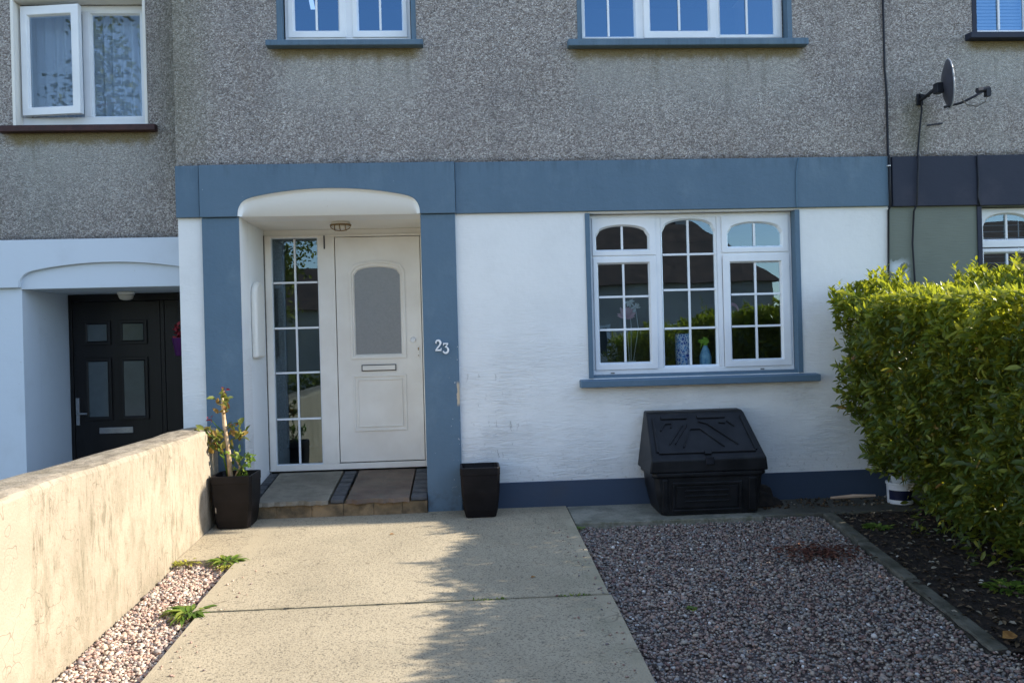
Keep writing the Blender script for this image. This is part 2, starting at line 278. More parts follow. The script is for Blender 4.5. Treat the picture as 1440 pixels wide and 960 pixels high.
class B:
    def __init__(s): s.bm = bmesh.new()
    def box(s, x0, x1, y0, y1, z0, z1):
        v = [s.bm.verts.new(p) for p in ((x0, y0, z0), (x1, y0, z0), (x1, y1, z0), (x0, y1, z0), (x0, y0, z1), (x1, y0, z1), (x1, y1, z1), (x0, y1, z1))]
        for f in ((0, 3, 2, 1), (4, 5, 6, 7), (0, 1, 5, 4), (1, 2, 6, 5), (2, 3, 7, 6), (3, 0, 4, 7)): s.bm.faces.new([v[i] for i in f])
        return s
    def poly(s, pts, faces):
        v = [s.bm.verts.new(p) for p in pts]
        for f in faces: s.bm.faces.new([v[i] for i in f])
        return s
    def loft(s, loops, cap=True, closed=True):
        vs = [[s.bm.verts.new(p) for p in lp] for lp in loops]; n = len(vs[0])
        for a, b in zip(vs, vs[1:]):
            for i in range(n if closed else n-1):
                j = (i+1) % n; s.bm.faces.new((a[i], a[j], b[j], b[i]))
        if cap: s.bm.faces.new(vs[0][::-1]); s.bm.faces.new(vs[-1])
        return s
    def extrude(s, outline, axis, a, b):        # outline in the 2 other axes
        def p(q, w): return (w, q[0], q[1]) if axis == 'x' else ((q[0], w, q[1]) if axis == 'y' else (q[0], q[1], w))
        return s.loft([[p(q, a) for q in outline], [p(q, b) for q in outline]])
    def tube(s, pts, r, n=8, cap=True):
        pts = [Vector(p) for p in pts]; loops = []
        for i, p in enumerate(pts):
            d = (pts[min(i+1, len(pts)-1)]-pts[max(i-1, 0)]).normalized()
            u = d.cross(Vector((.12, .3, 1) if abs(d.z) < .9 else (1, .1, 0))).normalized(); w = d.cross(u)
            rr = r[i] if isinstance(r, (list, tuple)) else r
            loops.append([p+rr*(math.cos(2*math.pi*k/n)*u+math.sin(2*math.pi*k/n)*w) for k in range(n)])
        return s.loft(loops, cap)
    def lathe(s, c, prof, n=24):
        return s.loft([[(c[0]+r*math.cos(2*math.pi*k/n), c[1]+r*math.sin(2*math.pi*k/n), c[2]+z) for k in range(n)] for r, z in prof])
    def done(s, name, mat, parent=None, smooth=False, bevel=0, base=False):
        bmesh.ops.recalc_face_normals(s.bm, faces=s.bm.faces)
        me = bpy.data.meshes.new(name); s.bm.to_mesh(me); s.bm.free()
        return link(name, me, mat, parent, smooth, bevel, base)
def box(name, mat, parent, x0, x1, y0, y1, z0, z1, bevel=.003): return B().box(x0, x1, y0, y1, z0, z1).done(name, mat, parent, bevel=bevel)
def frommesh(name, V, polys):                    # V (n,3); polys: list of (m,k) index arrays
    me = bpy.data.meshes.new(name); V = np.asarray(V, np.float32); me.vertices.add(len(V)); me.vertices.foreach_set('co', V.ravel())
    idx = np.concatenate([p.ravel() for p in polys]).astype(np.int32); tot = np.concatenate([np.full(len(p), p.shape[1]) for p in polys]).astype(np.int32)
    st = np.concatenate([[0], np.cumsum(tot)[:-1]]).astype(np.int32)
    me.loops.add(len(idx)); me.loops.foreach_set('vertex_index', idx); me.polygons.add(len(tot)); me.polygons.foreach_set('loop_start', st); me.polygons.foreach_set('loop_total', tot)
    me.update(calc_edges=True); me.validate(); return me
def unit(a): return a/np.maximum(np.linalg.norm(a, axis=1, keepdims=True), 1e-9)
def leaves(name, P, D, N, Ln, W, fold=.25, droop=.15):
    P = np.asarray(P); D = unit(D); S = unit(np.cross(D, N)); N = unit(np.cross(S, D)); Ln = Ln[:, None]; W = W[:, None]
    def pt(a, b, c): return P+D*Ln*a+S*W*b+N*(W*c)-N*(Ln*droop*a*a)
    V = np.stack([pt(0, 0, 0), pt(1, 0, 0), pt(.3, -.46, fold), pt(.3, .46, fold), pt(.68, -.38, fold), pt(.68, .38, fold), pt(.3, 0, 0), pt(.68, 0, 0)], 1).reshape(-1, 3)
    b = (np.arange(len(P))*8)[:, None]
    T = np.concatenate([b+np.array([[0, 3, 6]]), b+np.array([[0, 6, 2]]), b+np.array([[7, 5, 1]]), b+np.array([[4, 7, 1]])])
    Q = np.concatenate([b+np.array([[6, 3, 5, 7]]), b+np.array([[2, 6, 7, 4]])])
    return frommesh(name, V, [T, Q])
def tag(o, label=None, cat=None, group=None, kind=None):
    if label: o['label'] = label
    if cat: o['category'] = cat
    if group: o['group'] = group
    if kind: o['kind'] = kind
    return o
def thing(name, label, cat, loc, group=None):
    o = bpy.data.objects.new(name, None); COL.objects.link(o); o.location = loc; o.empty_display_size = .2
    return tag(o, label, cat, group)
def wall(name, mat, parent, x0, x1, z0, z1, y0, y1, holes=()):
    xs = sorted({x0, x1, *[h[0] for h in holes], *[h[1] for h in holes]}); zs = sorted({z0, z1, *[h[2] for h in holes], *[h[3] for h in holes]})
    b = bmesh.new(); vd = {}
    def v(x, y, z):
        k = (round(x, 5), round(y, 5), round(z, 5))
        if k not in vd: vd[k] = b.verts.new(k)
        return vd[k]
    nx, nz = len(xs)-1, len(zs)-1
    def solid(i, j):
        if not (0 <= i < nx and 0 <= j < nz): return False
        cx, cz = (xs[i]+xs[i+1])/2, (zs[j]+zs[j+1])/2
        return not any(h[0] < cx < h[1] and h[2] < cz < h[3] for h in holes)
    for i in range(nx):
        for j in range(nz):
            if not solid(i, j): continue
            a, c, d, e = xs[i], xs[i+1], zs[j], zs[j+1]
            b.faces.new((v(a, y0, d), v(c, y0, d), v(c, y0, e), v(a, y0, e))); b.faces.new((v(a, y1, d), v(a, y1, e), v(c, y1, e), v(c, y1, d)))
            if not solid(i-1, j): b.faces.new((v(a, y0, d), v(a, y0, e), v(a, y1, e), v(a, y1, d)))
            if not solid(i+1, j): b.faces.new((v(c, y0, d), v(c, y1, d), v(c, y1, e), v(c, y0, e)))
            if not solid(i, j-1): b.faces.new((v(a, y0, d), v(a, y1, d), v(c, y1, d), v(c, y0, d)))
            if not solid(i, j+1): b.faces.new((v(a, y0, e), v(c, y0, e), v(c, y1, e), v(a, y1, e)))
    bmesh.ops.recalc_face_normals(b, faces=b.faces)
    me = bpy.data.meshes.new(name); b.to_mesh(me); b.free(); return link(name, me, mat, parent)

# ------------------------------------------------------------------ joinery
def inner_loop(x0, x1, z0, z1, rise=0, n=14):
    if not rise: return [(x0, z0), (x1, z0), (x1, z1), (x0, z1)]
    zs = z1-rise; pts = [(x0, z0), (x1, z0), (x1, zs)]
    for k in range(1, n):
        u = 1-2*k/n; pts.append(((x0+x1)/2+u*(x1-x0)/2, zs+rise*(1-.45*u*u)*max(0, 1-abs(u)**9)**.5))
    return pts+[(x0, zs)]
def outer_loop(o, inner, rise):
    X0, X1, Z0, Z1 = o
    if not rise: return [(X0, Z0), (X1, Z0), (X1, Z1), (X0, Z1)]
    m = len(inner); res = [(X0, Z0), (X1, Z0), (X1, inner[2][1])]
    arch = inner[3:-1]
    for k, p in enumerate(arch): res.append((X1, Z1) if k == 0 else ((X0, Z1) if k == len(arch)-1 else (p[0], Z1)))
    return res+[(X0, inner[-1][1])]
def sash(name, mat, parent, o, g, yf, depth, rise=0, bev=.012, yg=.03, rot=None, bevel=.003):
    """frame plate with a hole; o = outer x0,x1,z0,z1 ; g = glass hole"""
    il = inner_loop(*g, rise); ol = outer_loop(o, il, rise)
    il0 = inner_loop(g[0]-bev, g[1]+bev, g[2]-bev, g[3]+bev, rise)
    P = lambda lp, y: [(p[0], y, p[1]) for p in lp]
    b = B(); loops = [P(ol, yf+depth), P(ol, yf), P(il0, yf), P(il, yf+yg*.8), P(il, yf+depth)]
    vs = [[b.bm.verts.new(p) for p in lp] for lp in loops]; n = len(il)
    for A, C in list(zip(vs, vs[1:]))+[(vs[-1], vs[0])]:
        for i in range(n):
            j = (i+1) % n
            try: b.bm.faces.new((A[i], A[j], C[j], C[i]))
            except ValueError: pass
    bmesh.ops.remove_doubles(b.bm, verts=b.bm.verts, dist=1e-5)
    if rot: bmesh.ops.rotate(b.bm, verts=b.bm.verts, cent=rot[0], matrix=Matrix.Rotation(rot[1], 3, 'Z'))
    return b.done(name, mat, parent, bevel=bevel)
def pane(parent, g, y, rise=0, mat='glass', rot=None, name='pane'):
    e = .004; il = inner_loop(g[0]-e, g[1]+e, g[2]-e, g[3]+e, rise); b = B(); v = [b.bm.verts.new((p[0], y, p[1])) for p in il]; b.bm.faces.new(v)
    if rot: bmesh.ops.rotate(b.bm, verts=b.bm.verts, cent=rot[0], matrix=Matrix.Rotation(rot[1], 3, 'Z'))
    return b.done(name, mat, parent)
def bars(parent, g, y, vx, hz, w=.0085, mat='upvc', ztop=None):
    b = B(); x0, x1, z0, z1 = g
    hz = sorted(hz); vx = sorted(vx)
    for z in hz: b.box(x0, x1, y-.008, y+.006, z-w, z+w)
    zz = [z0]+[q for z in hz for q in (z-w, z+w)]+[ztop or z1]
    for x in vx:
        for k in range(0, len(zz), 2): b.box(x-w, x+w, y-.008, y+.006, zz[k], zz[k+1])
    return b.done('glazing_bars', mat, parent, bevel=.002)
def sill(parent, x0, x1, yo, yi, z0, z1, mat, zi=None, name='sill'):
    zi = zi or z1+.02
    return B().extrude([(yo, z0), (yo, z1), (yi, zi), (yi, z0)], 'x', x0, x1).done(name, mat, parent, bevel=.006)

# ================================================================== SETTING
XE = [-300, -60, -12, -2.12, -2.10, 0, 6, 12, 60, 300]
def gz(x, y):
    z = -.10 + (SL*max(y, -9.) if y < 0 else 0)
    if x <= -2.11: z = -.62 + (SL*.0)
    if y < -9: z = -.62
    return z
YE = [300, 60, 9, .0, -3, -6, -9, -9.2, -17, -40, -90, -300]
b = B(); vs = [[b.bm.verts.new((x, y, gz(x, y))) for x in XE] for y in YE]
for i in range(len(YE)-1):
    for j in range(len(XE)-1): b.bm.faces.new((vs[i][j], vs[i+1][j], vs[i+1][j+1], vs[i][j+1]))
tag(b.done('ground', nmat('earth', L(96, 92, 70), L(76, 80, 52), .6, .95, .4, 20)), kind='structure')
def slab(bm, x0, x1, y0, y1, th=.12, lift=0, yslope=SL):
    z = lambda y: yslope*y+lift
    bm.poly([(x0, y0, z(y0)-th), (x1, y0, z(y0)-th), (x1, y1, z(y1)-th), (x0, y1, z(y1)-th), (x0, y0, z(y0)), (x1, y0, z(y0)), (x1, y1, z(y1)), (x0, y1, z(y1))],
            [(0, 3, 2, 1), (4, 5, 6, 7), (0, 1, 5, 4), (1, 2, 6, 5), (2, 3, 7, 6), (3, 0, 4, 7)])
g_ = .006
b = B(); jg = [(-1.46+(2.2)*k/44, random.uniform(-.004, .004)+(random.uniform(.0, .012) if random.random() < .25 else 0)) for k in range(1, 44)]
ol = [(-1.895, -.002), (.76, -.002), (.76, -1.93+g_)]+[(x, -1.93+g_+abs(q)*.9) for x, q in jg[::-1]]+[(-1.50, -1.93+g_)]+[(-1.50+random.uniform(-.004, .004), -1.93+.91*k/14) for k in range(1, 14)]+[(-1.50, -1.02), (-1.895, -1.02)]
b.loft([[(x, y, SL*y-.12) for x, y in ol], [(x, y, SL*y) for x, y in ol]])

ol = [(-1.455, -4.4), (.77, -4.4), (.77, -1.93-g_)]+[(x, -1.93-g_-abs(q)*.8) for x, q in jg[::-1]]+[(-1.455, -1.93-g_)]
b.loft([[(x, y, SL*y-.12) for x, y in ol], [(x, y, SL*y) for x, y in ol]])
slab(b, -1.455, .771, -4.39, -4.388); slab(b, -1.455, .78, -6.9, -4.4-2*g_); slab(b, -1.455, .78, -9.2, -6.9-2*g_)
tag(b.done('driveway', 'drive', bevel=.006), kind='structure')
b = B(); slab(b, .768, 2.16, -.50, -.002, lift=-.006); slab(b, 2.166, 3.6, -.44, -.002, lift=-.016); tag(b.done('path', 'path', bevel=.006), kind='structure')
# gravel bed + soil as sheets
def sheet(name, pts, mat, lift):
    b = B(); n = 24; (x0, y0), (x1, y1), (x2, y2), (x3, y3) = pts; g = []
    for i in range(n+1):
        r = []
        for j in range(n+1):
            u, v = j/n, i/n; x = (x0*(1-u)+x1*u)*(1-v)+(x3*(1-u)+x2*u)*v; y = (y0*(1-u)+y1*u)*(1-v)+(y3*(1-u)+y2*u)*v
            r.append(b.bm.verts.new((x, y, SL*y+lift+(random.uniform(-.006, .006)))))
        g.append(r)
    for i in range(n):
        for j in range(n): b.bm.faces.new((g[i][j], g[i][j+1], g[i+1][j+1], g[i+1][j]))
    return tag(b.done(name, mat, smooth=True), kind='structure')
sheet('gravel_bed', [(.74, -5.0), (4.0, -5.0), (2.75, -.4), (.74, -.4)], 'gravelbase', -.055)
sheet('gravel_bed', [(-1.93, -9.0), (-1.44, -9.0), (-1.44, -1.0), (-1.93, -1.0)], 'gravelbase', -.055)
sheet('soil', [(2.36, -2.80), (6.0, -2.80), (6.0, -.3), (2.66, -.3)], 'soil', -.03)
sheet('soil', [(2.9, -9.), (6.0, -9.), (6.0, -2.81), (2.42, -2.81)], 'soil', -.035)
# kerb: three stones, front end sunk
b = B(); kp = [(2.62, -.46), (2.545, -1.15), (2.475, -1.85), (2.375, -2.78)]
for k in range(3):
    (xa, ya), (xb, yb) = kp[k], kp[k+1]; ya -= .006; lift = [.012, .006, .0][k]; w = .095
    za, zb = SL*ya+lift-.02, SL*yb+lift-.02
    b.poly([(xb, yb, zb-.12), (xb+w, yb+.01, zb-.12), (xa+w, ya+.01, za-.12), (xa, ya, za-.12), (xb, yb, zb), (xb+w, yb+.01, zb), (xa+w, ya+.01, za), (xa, ya, za)],
           [(0, 3, 2, 1), (4, 5, 6, 7), (0, 1, 5, 4), (1, 2, 6, 5), (2, 3, 7, 6), (3, 0, 4, 7)])
MT['kerb'] = nmat('worn_kerb_concrete', L(112, 108, 96), L(70, 68, 56), 7, .95, .7, 40, bdist=.012, detail=7)
tag(b.done('kerb', 'kerb', bevel=.014), kind='structure')
box('pavement', 'pavement', None, -40, 60, -11.2, -9.25, -.75, -.50, .02)['kind'] = 'structure'
box('road', 'asphalt', None, -80, 100, -17.5, -11.2, -.8, -.612, 0)['kind'] = 'structure'
box('pavement', 'pavement', None, -40, 60, -19.4, -17.5, -.75, -.50, .02)['kind'] = 'structure'

# gravel stones
ico = bmesh.new(); bmesh.ops.create_icosphere(ico, subdivisions=1, radius=1); IV = np.array([v.co[:] for v in ico.verts]); IF = np.array([[v.index for v in f.verts] for f in ico.faces]); ico.free()
def stones(name, P, size, mat='stones', zf=.62, kind='stuff', label=None):
    n = len(P); R = rng.normal(size=(n, 3, 3)); q, _ = np.linalg.qr(R)
    S = size[:, None]*np.stack([rng.uniform(.8, 1.35, n), rng.uniform(.7, 1.05, n), rng.uniform(.45, .8, n)], 1)
    V = IV[None]*S[:, None, :]*(1+rng.uniform(-.28, .22, (n, len(IV), 1)))
    th = rng.uniform(0, 6.28, n); tilt = rng.normal(0, .35, n)
    c, s = np.cos(th), np.sin(th); ct, s2 = np.cos(tilt), np.sin(tilt)
    Rz = np.zeros((n, 3, 3)); Rz[:, 0, 0] = c; Rz[:, 0, 1] = -s; Rz[:, 1, 0] = s; Rz[:, 1, 1] = c; Rz[:, 2, 2] = 1
    Rx = np.zeros((n, 3, 3)); Rx[:, 0, 0] = 1; Rx[:, 1, 1] = ct; Rx[:, 1, 2] = -s2; Rx[:, 2, 1] = s2; Rx[:, 2, 2] = ct
    V = np.einsum('nij,nkj->nki', Rz@Rx, V)+P[:, None, :]
    F = (np.arange(n)*len(IV))[:, None, None]+IF[None]
    o = link(name, frommesh(name, V.reshape(-1, 3), [F.reshape(-1, 3)]), mat); return tag(o, label, None, None, kind)
def kerbx(y): return 2.62+(y+.46)*(.245/2.32)
def gravel_pts(n, x0, x1, y0, y1, right=False, zl=-.05, zh=-.028):
    x = rng.uniform(x0, x1, n); y = rng.uniform(y0, y1, n)
    if right:
        lim = np.where(y > -2.76, kerbx(y)-.015, 2.4+(-y-2.76)*1.6); k = (x < lim) & ((y < -.52) | ((x > 2.17) & (y < -.46))); x, y = x[k], y[k]
    return np.stack([x, y, SL*y+rng.uniform(zl, zh, len(x))], 1)
P = np.concatenate([gravel_pts(36000, .775, 3.3, -3.3, -.46, True), gravel_pts(5200, .785, 3.6, -4.9, -3.3, True)])
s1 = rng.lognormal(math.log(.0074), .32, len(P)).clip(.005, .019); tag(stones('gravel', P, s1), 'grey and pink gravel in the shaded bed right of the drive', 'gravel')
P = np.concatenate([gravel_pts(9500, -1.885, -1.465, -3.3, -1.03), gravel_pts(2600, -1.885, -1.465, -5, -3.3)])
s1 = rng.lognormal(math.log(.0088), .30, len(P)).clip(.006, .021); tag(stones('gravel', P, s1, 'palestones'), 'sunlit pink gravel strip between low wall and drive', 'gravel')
def spill(n, fx, fy, mat, label, size=.0075):
    x, y = fx(n), fy(n); P = np.stack([x, y, SL*y+.004], 1); tag(stones('spilled_gravel', P, rng.uniform(.6, 1.2, n)*size, mat), label, 'gravel')
spill(70, lambda n: .74-rng.exponential(.10, n), lambda n: rng.uniform(-3.2, -.55, n), 'stones', 'stray gravel chips scattered on the shaded right side of the drive')
spill(45, lambda n: -1.43+rng.exponential(.07, n), lambda n: rng.uniform(-3.2, -1.1, n), 'palestones', 'stray pale chips on the sunlit left edge of the drive')
# litter in bed, brown leaf patch, debris near wall
def flat_leaves(name, n, fx, fy, size, mat, label, cat, lift=-.02, tilt=.35, keep=None):
    x, y = fx(n), fy(n)
    if keep is not None: k = keep(x, y); x, y = x[k], y[k]
    n = len(x); P = np.stack([x, y, SL*y+lift+rng.uniform(0, .012, n)], 1); a = rng.uniform(0, 6.28, n)
    D = np.stack([np.cos(a), np.sin(a), rng.normal(0, .2, n)], 1); N = np.stack([rng.normal(0, tilt, n), rng.normal(0, tilt, n), np.ones(n)], 1)
    L_ = rng.uniform(.6, 1.4, n)*size
    return tag(link(name, leaves(name, P, D, N, L_, L_*.5), mat), label, cat, None, 'stuff')
flat_leaves('leaf_litter', 6500, lambda n: rng.uniform(2.4, 5, n), lambda n: -.4-rng.uniform(0, 1, n)*3.6, .032, 'litter', 'dark leaf litter on the soil under the hedge', 'litter', -.026, keep=lambda x, y: (x > kerbx(y)+.1) | ((x > kerbx(y)) & (rng.random(len(x)) < .35)))
flat_leaves('dead_leaves', 420, lambda n: rng.normal(2.22, .13, n), lambda n: rng.normal(-1.33, .085, n), .03, 'browndead', 'brown dead leaf patch on gravel by the kerb', 'leaves', -.018, keep=lambda x, y: x < kerbx(y)-.01)
P = np.stack([rng.uniform(2.20, 3.35, 260), rng.uniform(-.30, -.04, 260), np.zeros(260)], 1); P[:, 2] = SL*P[:, 1]-.008
tag(stones('rubble', P, rng.uniform(.004, .013, 260), 'litter'), 'dark crumbs of rubble on the path behind the bunker', 'rubble')

# ================================================================== OUR HOUSE
H = thing('terraced_house', 'grey pebbledash terraced house with blue band and white lower wall, numbered 23', 'house', (.63, 4, 0))
X0, X1 = -2.165, 3.43
W1 = (1.005, 2.665, .99, 2.292); U1 = (-1.345, -.345, 3.655, 4.90); U2 = (.985, 2.645, 3.65, 4.90)
DO = (-1.705, -.315, -.3, 2.31)
wall('lower_wall', 'white', H, X0, X1, -.3, 2.318, 0, .26, [DO, W1])
wall('upper_wall', 'pebble', H, X0, X1, 2.70, 5.25, -.006, .26, [U1, U2])
box('floor_lining', 'white', H, X0, X1, .012, .26, 2.32, 2.699, 0)
box('side_wall', 'pebble', H, X0, X0+.2, .262, 8.6, -.6, 5.25, 0)
box('party_wall', 'interior', H, X1-.1, X1-.005, .262, 8.6, -.3, 5.25, 0); box('rear_wall', 'pebble', H, X0, X1, 8.602, 8.8, -.6, 5.25, 0)
b = B(); b.box(-.2, X1-.1, 3.2, 3.28, .1, 5.2); b.box(X0+.2, X1-.11, .262, 8.6, 2.42, 2.52); b.box(-.1, X1-.11, .262, 8.6, .05, .12); b.box(-1.95, -.2, 2.6, 2.7, .0, 2.4); b.box(X0+.21, -.21, .82, 8.5, .12, .2); b.box(X0+.21, -.25, 3.2, 3.28, 2.53, 5.2); b.box(-.19, -.12, .27, 3.2, .13, 2.4)
b.done('interior', 'interior', H)
# pebbles standing proud along the lower edge of the dash
def pebble_edge(parent, x0, x1, z, y, n, mat):
    x = rng.uniform(x0, x1, n); P = np.stack([x, y-rng.uniform(0, .012, n), z+rng.exponential(.012, n)-.003], 1)
    o = stones('pebble_edge', P, rng.uniform(.0035, .008, n), mat, kind='stuff'); o.location = Vector(o.location)-wloc(parent); o.parent = parent
pebble_edge(H, X0, X1, 2.705, -.008, 2600, 'pebble')
# blue band
BP = -.028
b = B(); b.box(-.045+.004, X1-.004, BP, .010, 2.305, 2.703)
b.done('band', 'blue', H, bevel=.004)
b = B(); b.box(X0-.004, -1.992, BP-.004, .010, 2.309, 2.703); b.done('band', 'blue', H, bevel=.004)
# arch surround
def archz(x, a=-1.703, c=-.317):
    u = (2*x-a-c)/(c-a); u = max(-1, min(1, u)); return 2.31+.202*(1-.42*u*u)*math.sqrt(max(0, 1-abs(u)**22))
xs = [-1.985]+[-1.703]+[-1.01-.693*math.cos(math.pi*k/60) for k in range(1, 60)]+[-.317]+[-.043]
b = B(); tp, bt = [], []
for x in xs:
    z = 2.306 if (x <= -1.7029 or x >= -.3171) else archz(x)
    tp.append((x, 2.703)); bt.append((x, z))
ol = tp+bt[::-1]
n = len(xs)
def strip(b, top, bot, y0, y1):
    vf = [[b.bm.verts.new((p[0], y, p[1])) for p in r] for y in (y0, y1) for r in (top, bot)]; tf, bf, tb, bb = vf; m = len(top)
    for i in range(m-1):
        b.bm.faces.new((tf[i], tf[i+1], bf[i+1], bf[i])); b.bm.faces.new((tb[i], bb[i], bb[i+1], tb[i+1]))
        b.bm.faces.new((tf[i], tb[i], tb[i+1], tf[i+1])); b.bm.faces.new((bf[i], bf[i+1], bb[i+1], bb[i]))
    for i in (0, m-1): b.bm.faces.new((tf[i], bf[i], bb[i], tb[i]))
strip(b, tp, bt, -.052, .010); b.done('arch_surround', 'blue', H, bevel=.004)
# white panel in the arch: coved at its rim
b = B(); rim = [(x, archz(x)) for x in xs[1:-1]]; cx, cz = -1.01, 2.31
def shr(p, k, y): return (cx+(p[0]-cx)*(1-.035*k), y, 2.3105+(p[1]-2.3105)*(1-.11*k))
vs = [[b.bm.verts.new(p) for p in lp] for lp in ([shr(p, k, y) for p in rim] for k, y in ((0, -.050), (.25, -.034), (.55, -.022), (1, -.013)))]
vs.append([b.bm.verts.new((shr(p, 1, 0)[0], -.012, 2.3104)) for p in rim]); vs.append([b.bm.verts.new((shr(p, 1, 0)[0], .0005, 2.3104)) for p in rim])
for A, C in zip(vs, vs[1:]):
    for i in range(len(A)-1): b.bm.faces.new((A[i], A[i+1], C[i+1], C[i]))
b.done('arch_panel', 'archwhite', H, smooth=True)
# pilasters
b = B(); b.box(-1.981, -1.703, -.028, -.001, -.12, 2.304); b.done('pilaster', 'blue', H, bevel=.006)
b = B(); b.box(-.317, -.048, -.028, -.001, -.12, 2.304); b.done('pilaster', 'blue', H, bevel=.006)
b = B(); b.box(-.046, X1-.002, -.014, -.001, -.12, .198); b.done('plinth', 'plinth', H, bevel=.004)
# porch
b = B(); b.box(-1.80, -1.706, .262, .84, -.2, 2.42); b.done('porch_wall', 'archwhite', H)
b = B(); b.box(-.314, -.22, .262, .84, -.2, 2.42); b.done('porch_wall', 'archwhite', H)
b = B(); b.box(-1.7055, -.3145, .2605, .84, 2.31, 2.42); b.done('porch_ceiling', 'trimwhite', H)
b = B(); b.box(-1.7055, -.3145, .762, .83, 2.262, 2.309); b.done('porch_lintel', 'trimwhite', H, bevel=.003)
# meter box on the left reveal
b = B(); prof = []
for k in range(9): a = math.pi*k/8; prof.append((.40-.13*math.cos(a), 1.70+.13*math.sin(a)*.9))
ol = [(.27, 1.22), (.53, 1.22)]+[(.40+.13*math.cos(math.pi*k/10), 1.72+.12*math.sin(math.pi*k/10)) for k in range(11)]
b.extrude(ol, 'x', -1.7045, -1.655); b.done('meter_box', 'trimwhite', H, bevel=.02)
# doorstep
def stepz(y): return .128+(y+.06)*.115
b = B()
for x0, x1, m in ((-1.615, -1.075, 0), (-.935, -.455, 0)):
    pts = []; N = 12
    front = [(x0+(x1-x0)*k/N, -.088+random.uniform(-.018, .018)) for k in range(N+1)]
    lo = [(x, y, stepz(y)-.035) for x, y in front]+[(x1, .745, stepz(.745)-.035), (x0, .745, stepz(.745)-.035)]
    hi = [(x, y+.006, stepz(y)) for x, y in front]+[(x1, .745, stepz(.745)), (x0, .745, stepz(.745))]
    b.loft([lo, hi])
STEP = b.done('doorstep', 'slab', H, bevel=.004)
for x0, x1 in ((-1.703, -1.625), (-1.060, -.955), (-.446, -.318)):
    b = B()
    for k in range(7):
        y0 = -.07+k*.1165
        b.loft([[(x0+.003, y0, stepz(y0)-.03), (x1-.003, y0, stepz(y0)-.03), (x1-.003, y0+.105, stepz(y0)-.02), (x0+.003, y0+.105, stepz(y0)-.02)],
                [(x0+.003, y0, stepz(y0)+.0), (x1-.003, y0, stepz(y0)+.0), (x1-.003, y0+.105, stepz(y0+.105)+.0), (x0+.003, y0+.105, stepz(y0+.105)+.0)]])
    b.done('setts', 'setts', STEP, bevel=.006)
b = B(); x = -1.66
for w in (.19, .27, .24, .23, .22, .20):
    b.box(x+.002, min(x+w-.002, -.319), -.062+random.uniform(-.004, .004), -.001, -.05, stepz(-.06)-.036); x += w
b.done('riser', 'riser', STEP, bevel=.004)
b = B(); b.box(-1.703, -.317, .0, .76, -.05, stepz(0)-.037); b.box(-1.66, -.319, -.056, -.002, -.05, stepz(-.06)-.04); b.done('bedding', 'riser', STEP)
# door set
YD = .75
fr = (-1.700, -.340, .232, 2.262)
b = B()
# outer frame members butt jointed
b.box(fr[0], -1.645, YD, YD+.065, fr[2], fr[3]); b.box(-1.245, -1.104, YD, YD+.065, .283, 2.2435); b.box(-.364, fr[1]+.024, YD, YD+.065, fr[2], fr[3])
b.box(-1.645, -.364, YD, YD+.065, 2.2435, fr[3]); b.box(-1.645, -.364, YD, YD+.065, fr[2], .283)
b.done('door_frame', 'upvcold', H, bevel=.004)
g = (-1.645, -1.245, .283, 2.2435)
SW = sash('side_window', 'upvc', H, g, (-1.637, -1.253, .291, 2.236), YD+.004, .05, 0, .002, .02)
pane(SW, (-1.637, -1.253, .291, 2.236), YD+.028, 0, 'glassdoor'); bars(SW, (-1.633, -1.257, .295, 2.23), YD+.02, [-1.445], [.679, 1.078, 1.464, 1.856])
dg = (-.940, -.550, 1.222, 1.975)
DR = sash('front_door', 'upvcold', H, (-1.098, -.370, .292, 2.238), dg, YD+.008, .05, .07, .010, .02)
pane(DR, dg, YD+.022, .07, 'frost', name='door_glass')
def ring(b, o, w, y0, y1, rise=0):
    il = inner_loop(o[0]+w, o[1]-w, o[2]+w, o[3]-w, rise); ol = inner_loop(*o, rise)
    P = lambda lp, y: [(p[0], y, p[1]) for p in lp]; vs = [[b.bm.verts.new(p) for p in lp] for lp in (P(ol, y1), P(ol, y0), P(il, y0), P(il, y1))]; n = len(il)
    for A, C in zip(vs, vs[1:]):
        for i in range(n): j = (i+1) % n; b.bm.faces.new((A[i], A[j], C[j], C[i]))
b = B(); ring(b, (-.985, -.505, 1.18, 2.03), .022, YD-.004, YD+.008, .085); ring(b, (-.970, -.512, .555, 1.040), .016, YD-.002, YD+.008); ring(b, (-.935, -.547, .59, 1.005), .010, YD-.002, YD+.008)
b.done('moulding', 'upvcold', DR, bevel=.004)
b = B(); ring(b, (-.895, -.598, 1.075, 1.130), .006, YD-.003, YD+.008); b.done('letterbox_rim', 'darkmetal', DR)
box('letterbox', 'upvcold', DR, -.888, -.605, YD-.006, YD+.008, 1.082, 1.123)
b = B(); b.lathe((0, 0, 0), [(.022, 0), (.026, .004), (.02, .012), (.008, .014)], 16)
bmesh.ops.rotate(b.bm, verts=b.bm.verts, cent=(0, 0, 0), matrix=Matrix.Rotation(math.pi/2, 3, 'X')); bmesh.ops.translate(b.bm, verts=b.bm.verts, vec=(-.445, YD+.008, 1.335)); b.done('knob', 'nwhite', DR, smooth=True)
b = B(); b.box(-.412, -.392, YD-.002, YD+.008, 1.18, 1.285); b.done('lock_plate', 'upvcold', DR, bevel=.003)
for z0, z1 in ((1.245, 1.270), (1.195, 1.203)): box('keyhole', 'brass', DR, -.406, -.398, YD-.005, YD-.001, z0, z1, 0)
b = B(); b.box(-1.192, -1.182, YD-.010, YD-.0005, 2.14, 2.255); b.done('door_bracket', 'darkmetal', H)
b = B()   # grime line round the frame
b.box(-1.7045, -1.6965, YD-.006, YD+.002, .25, 2.262); b.done('sealant', 'bead', H)
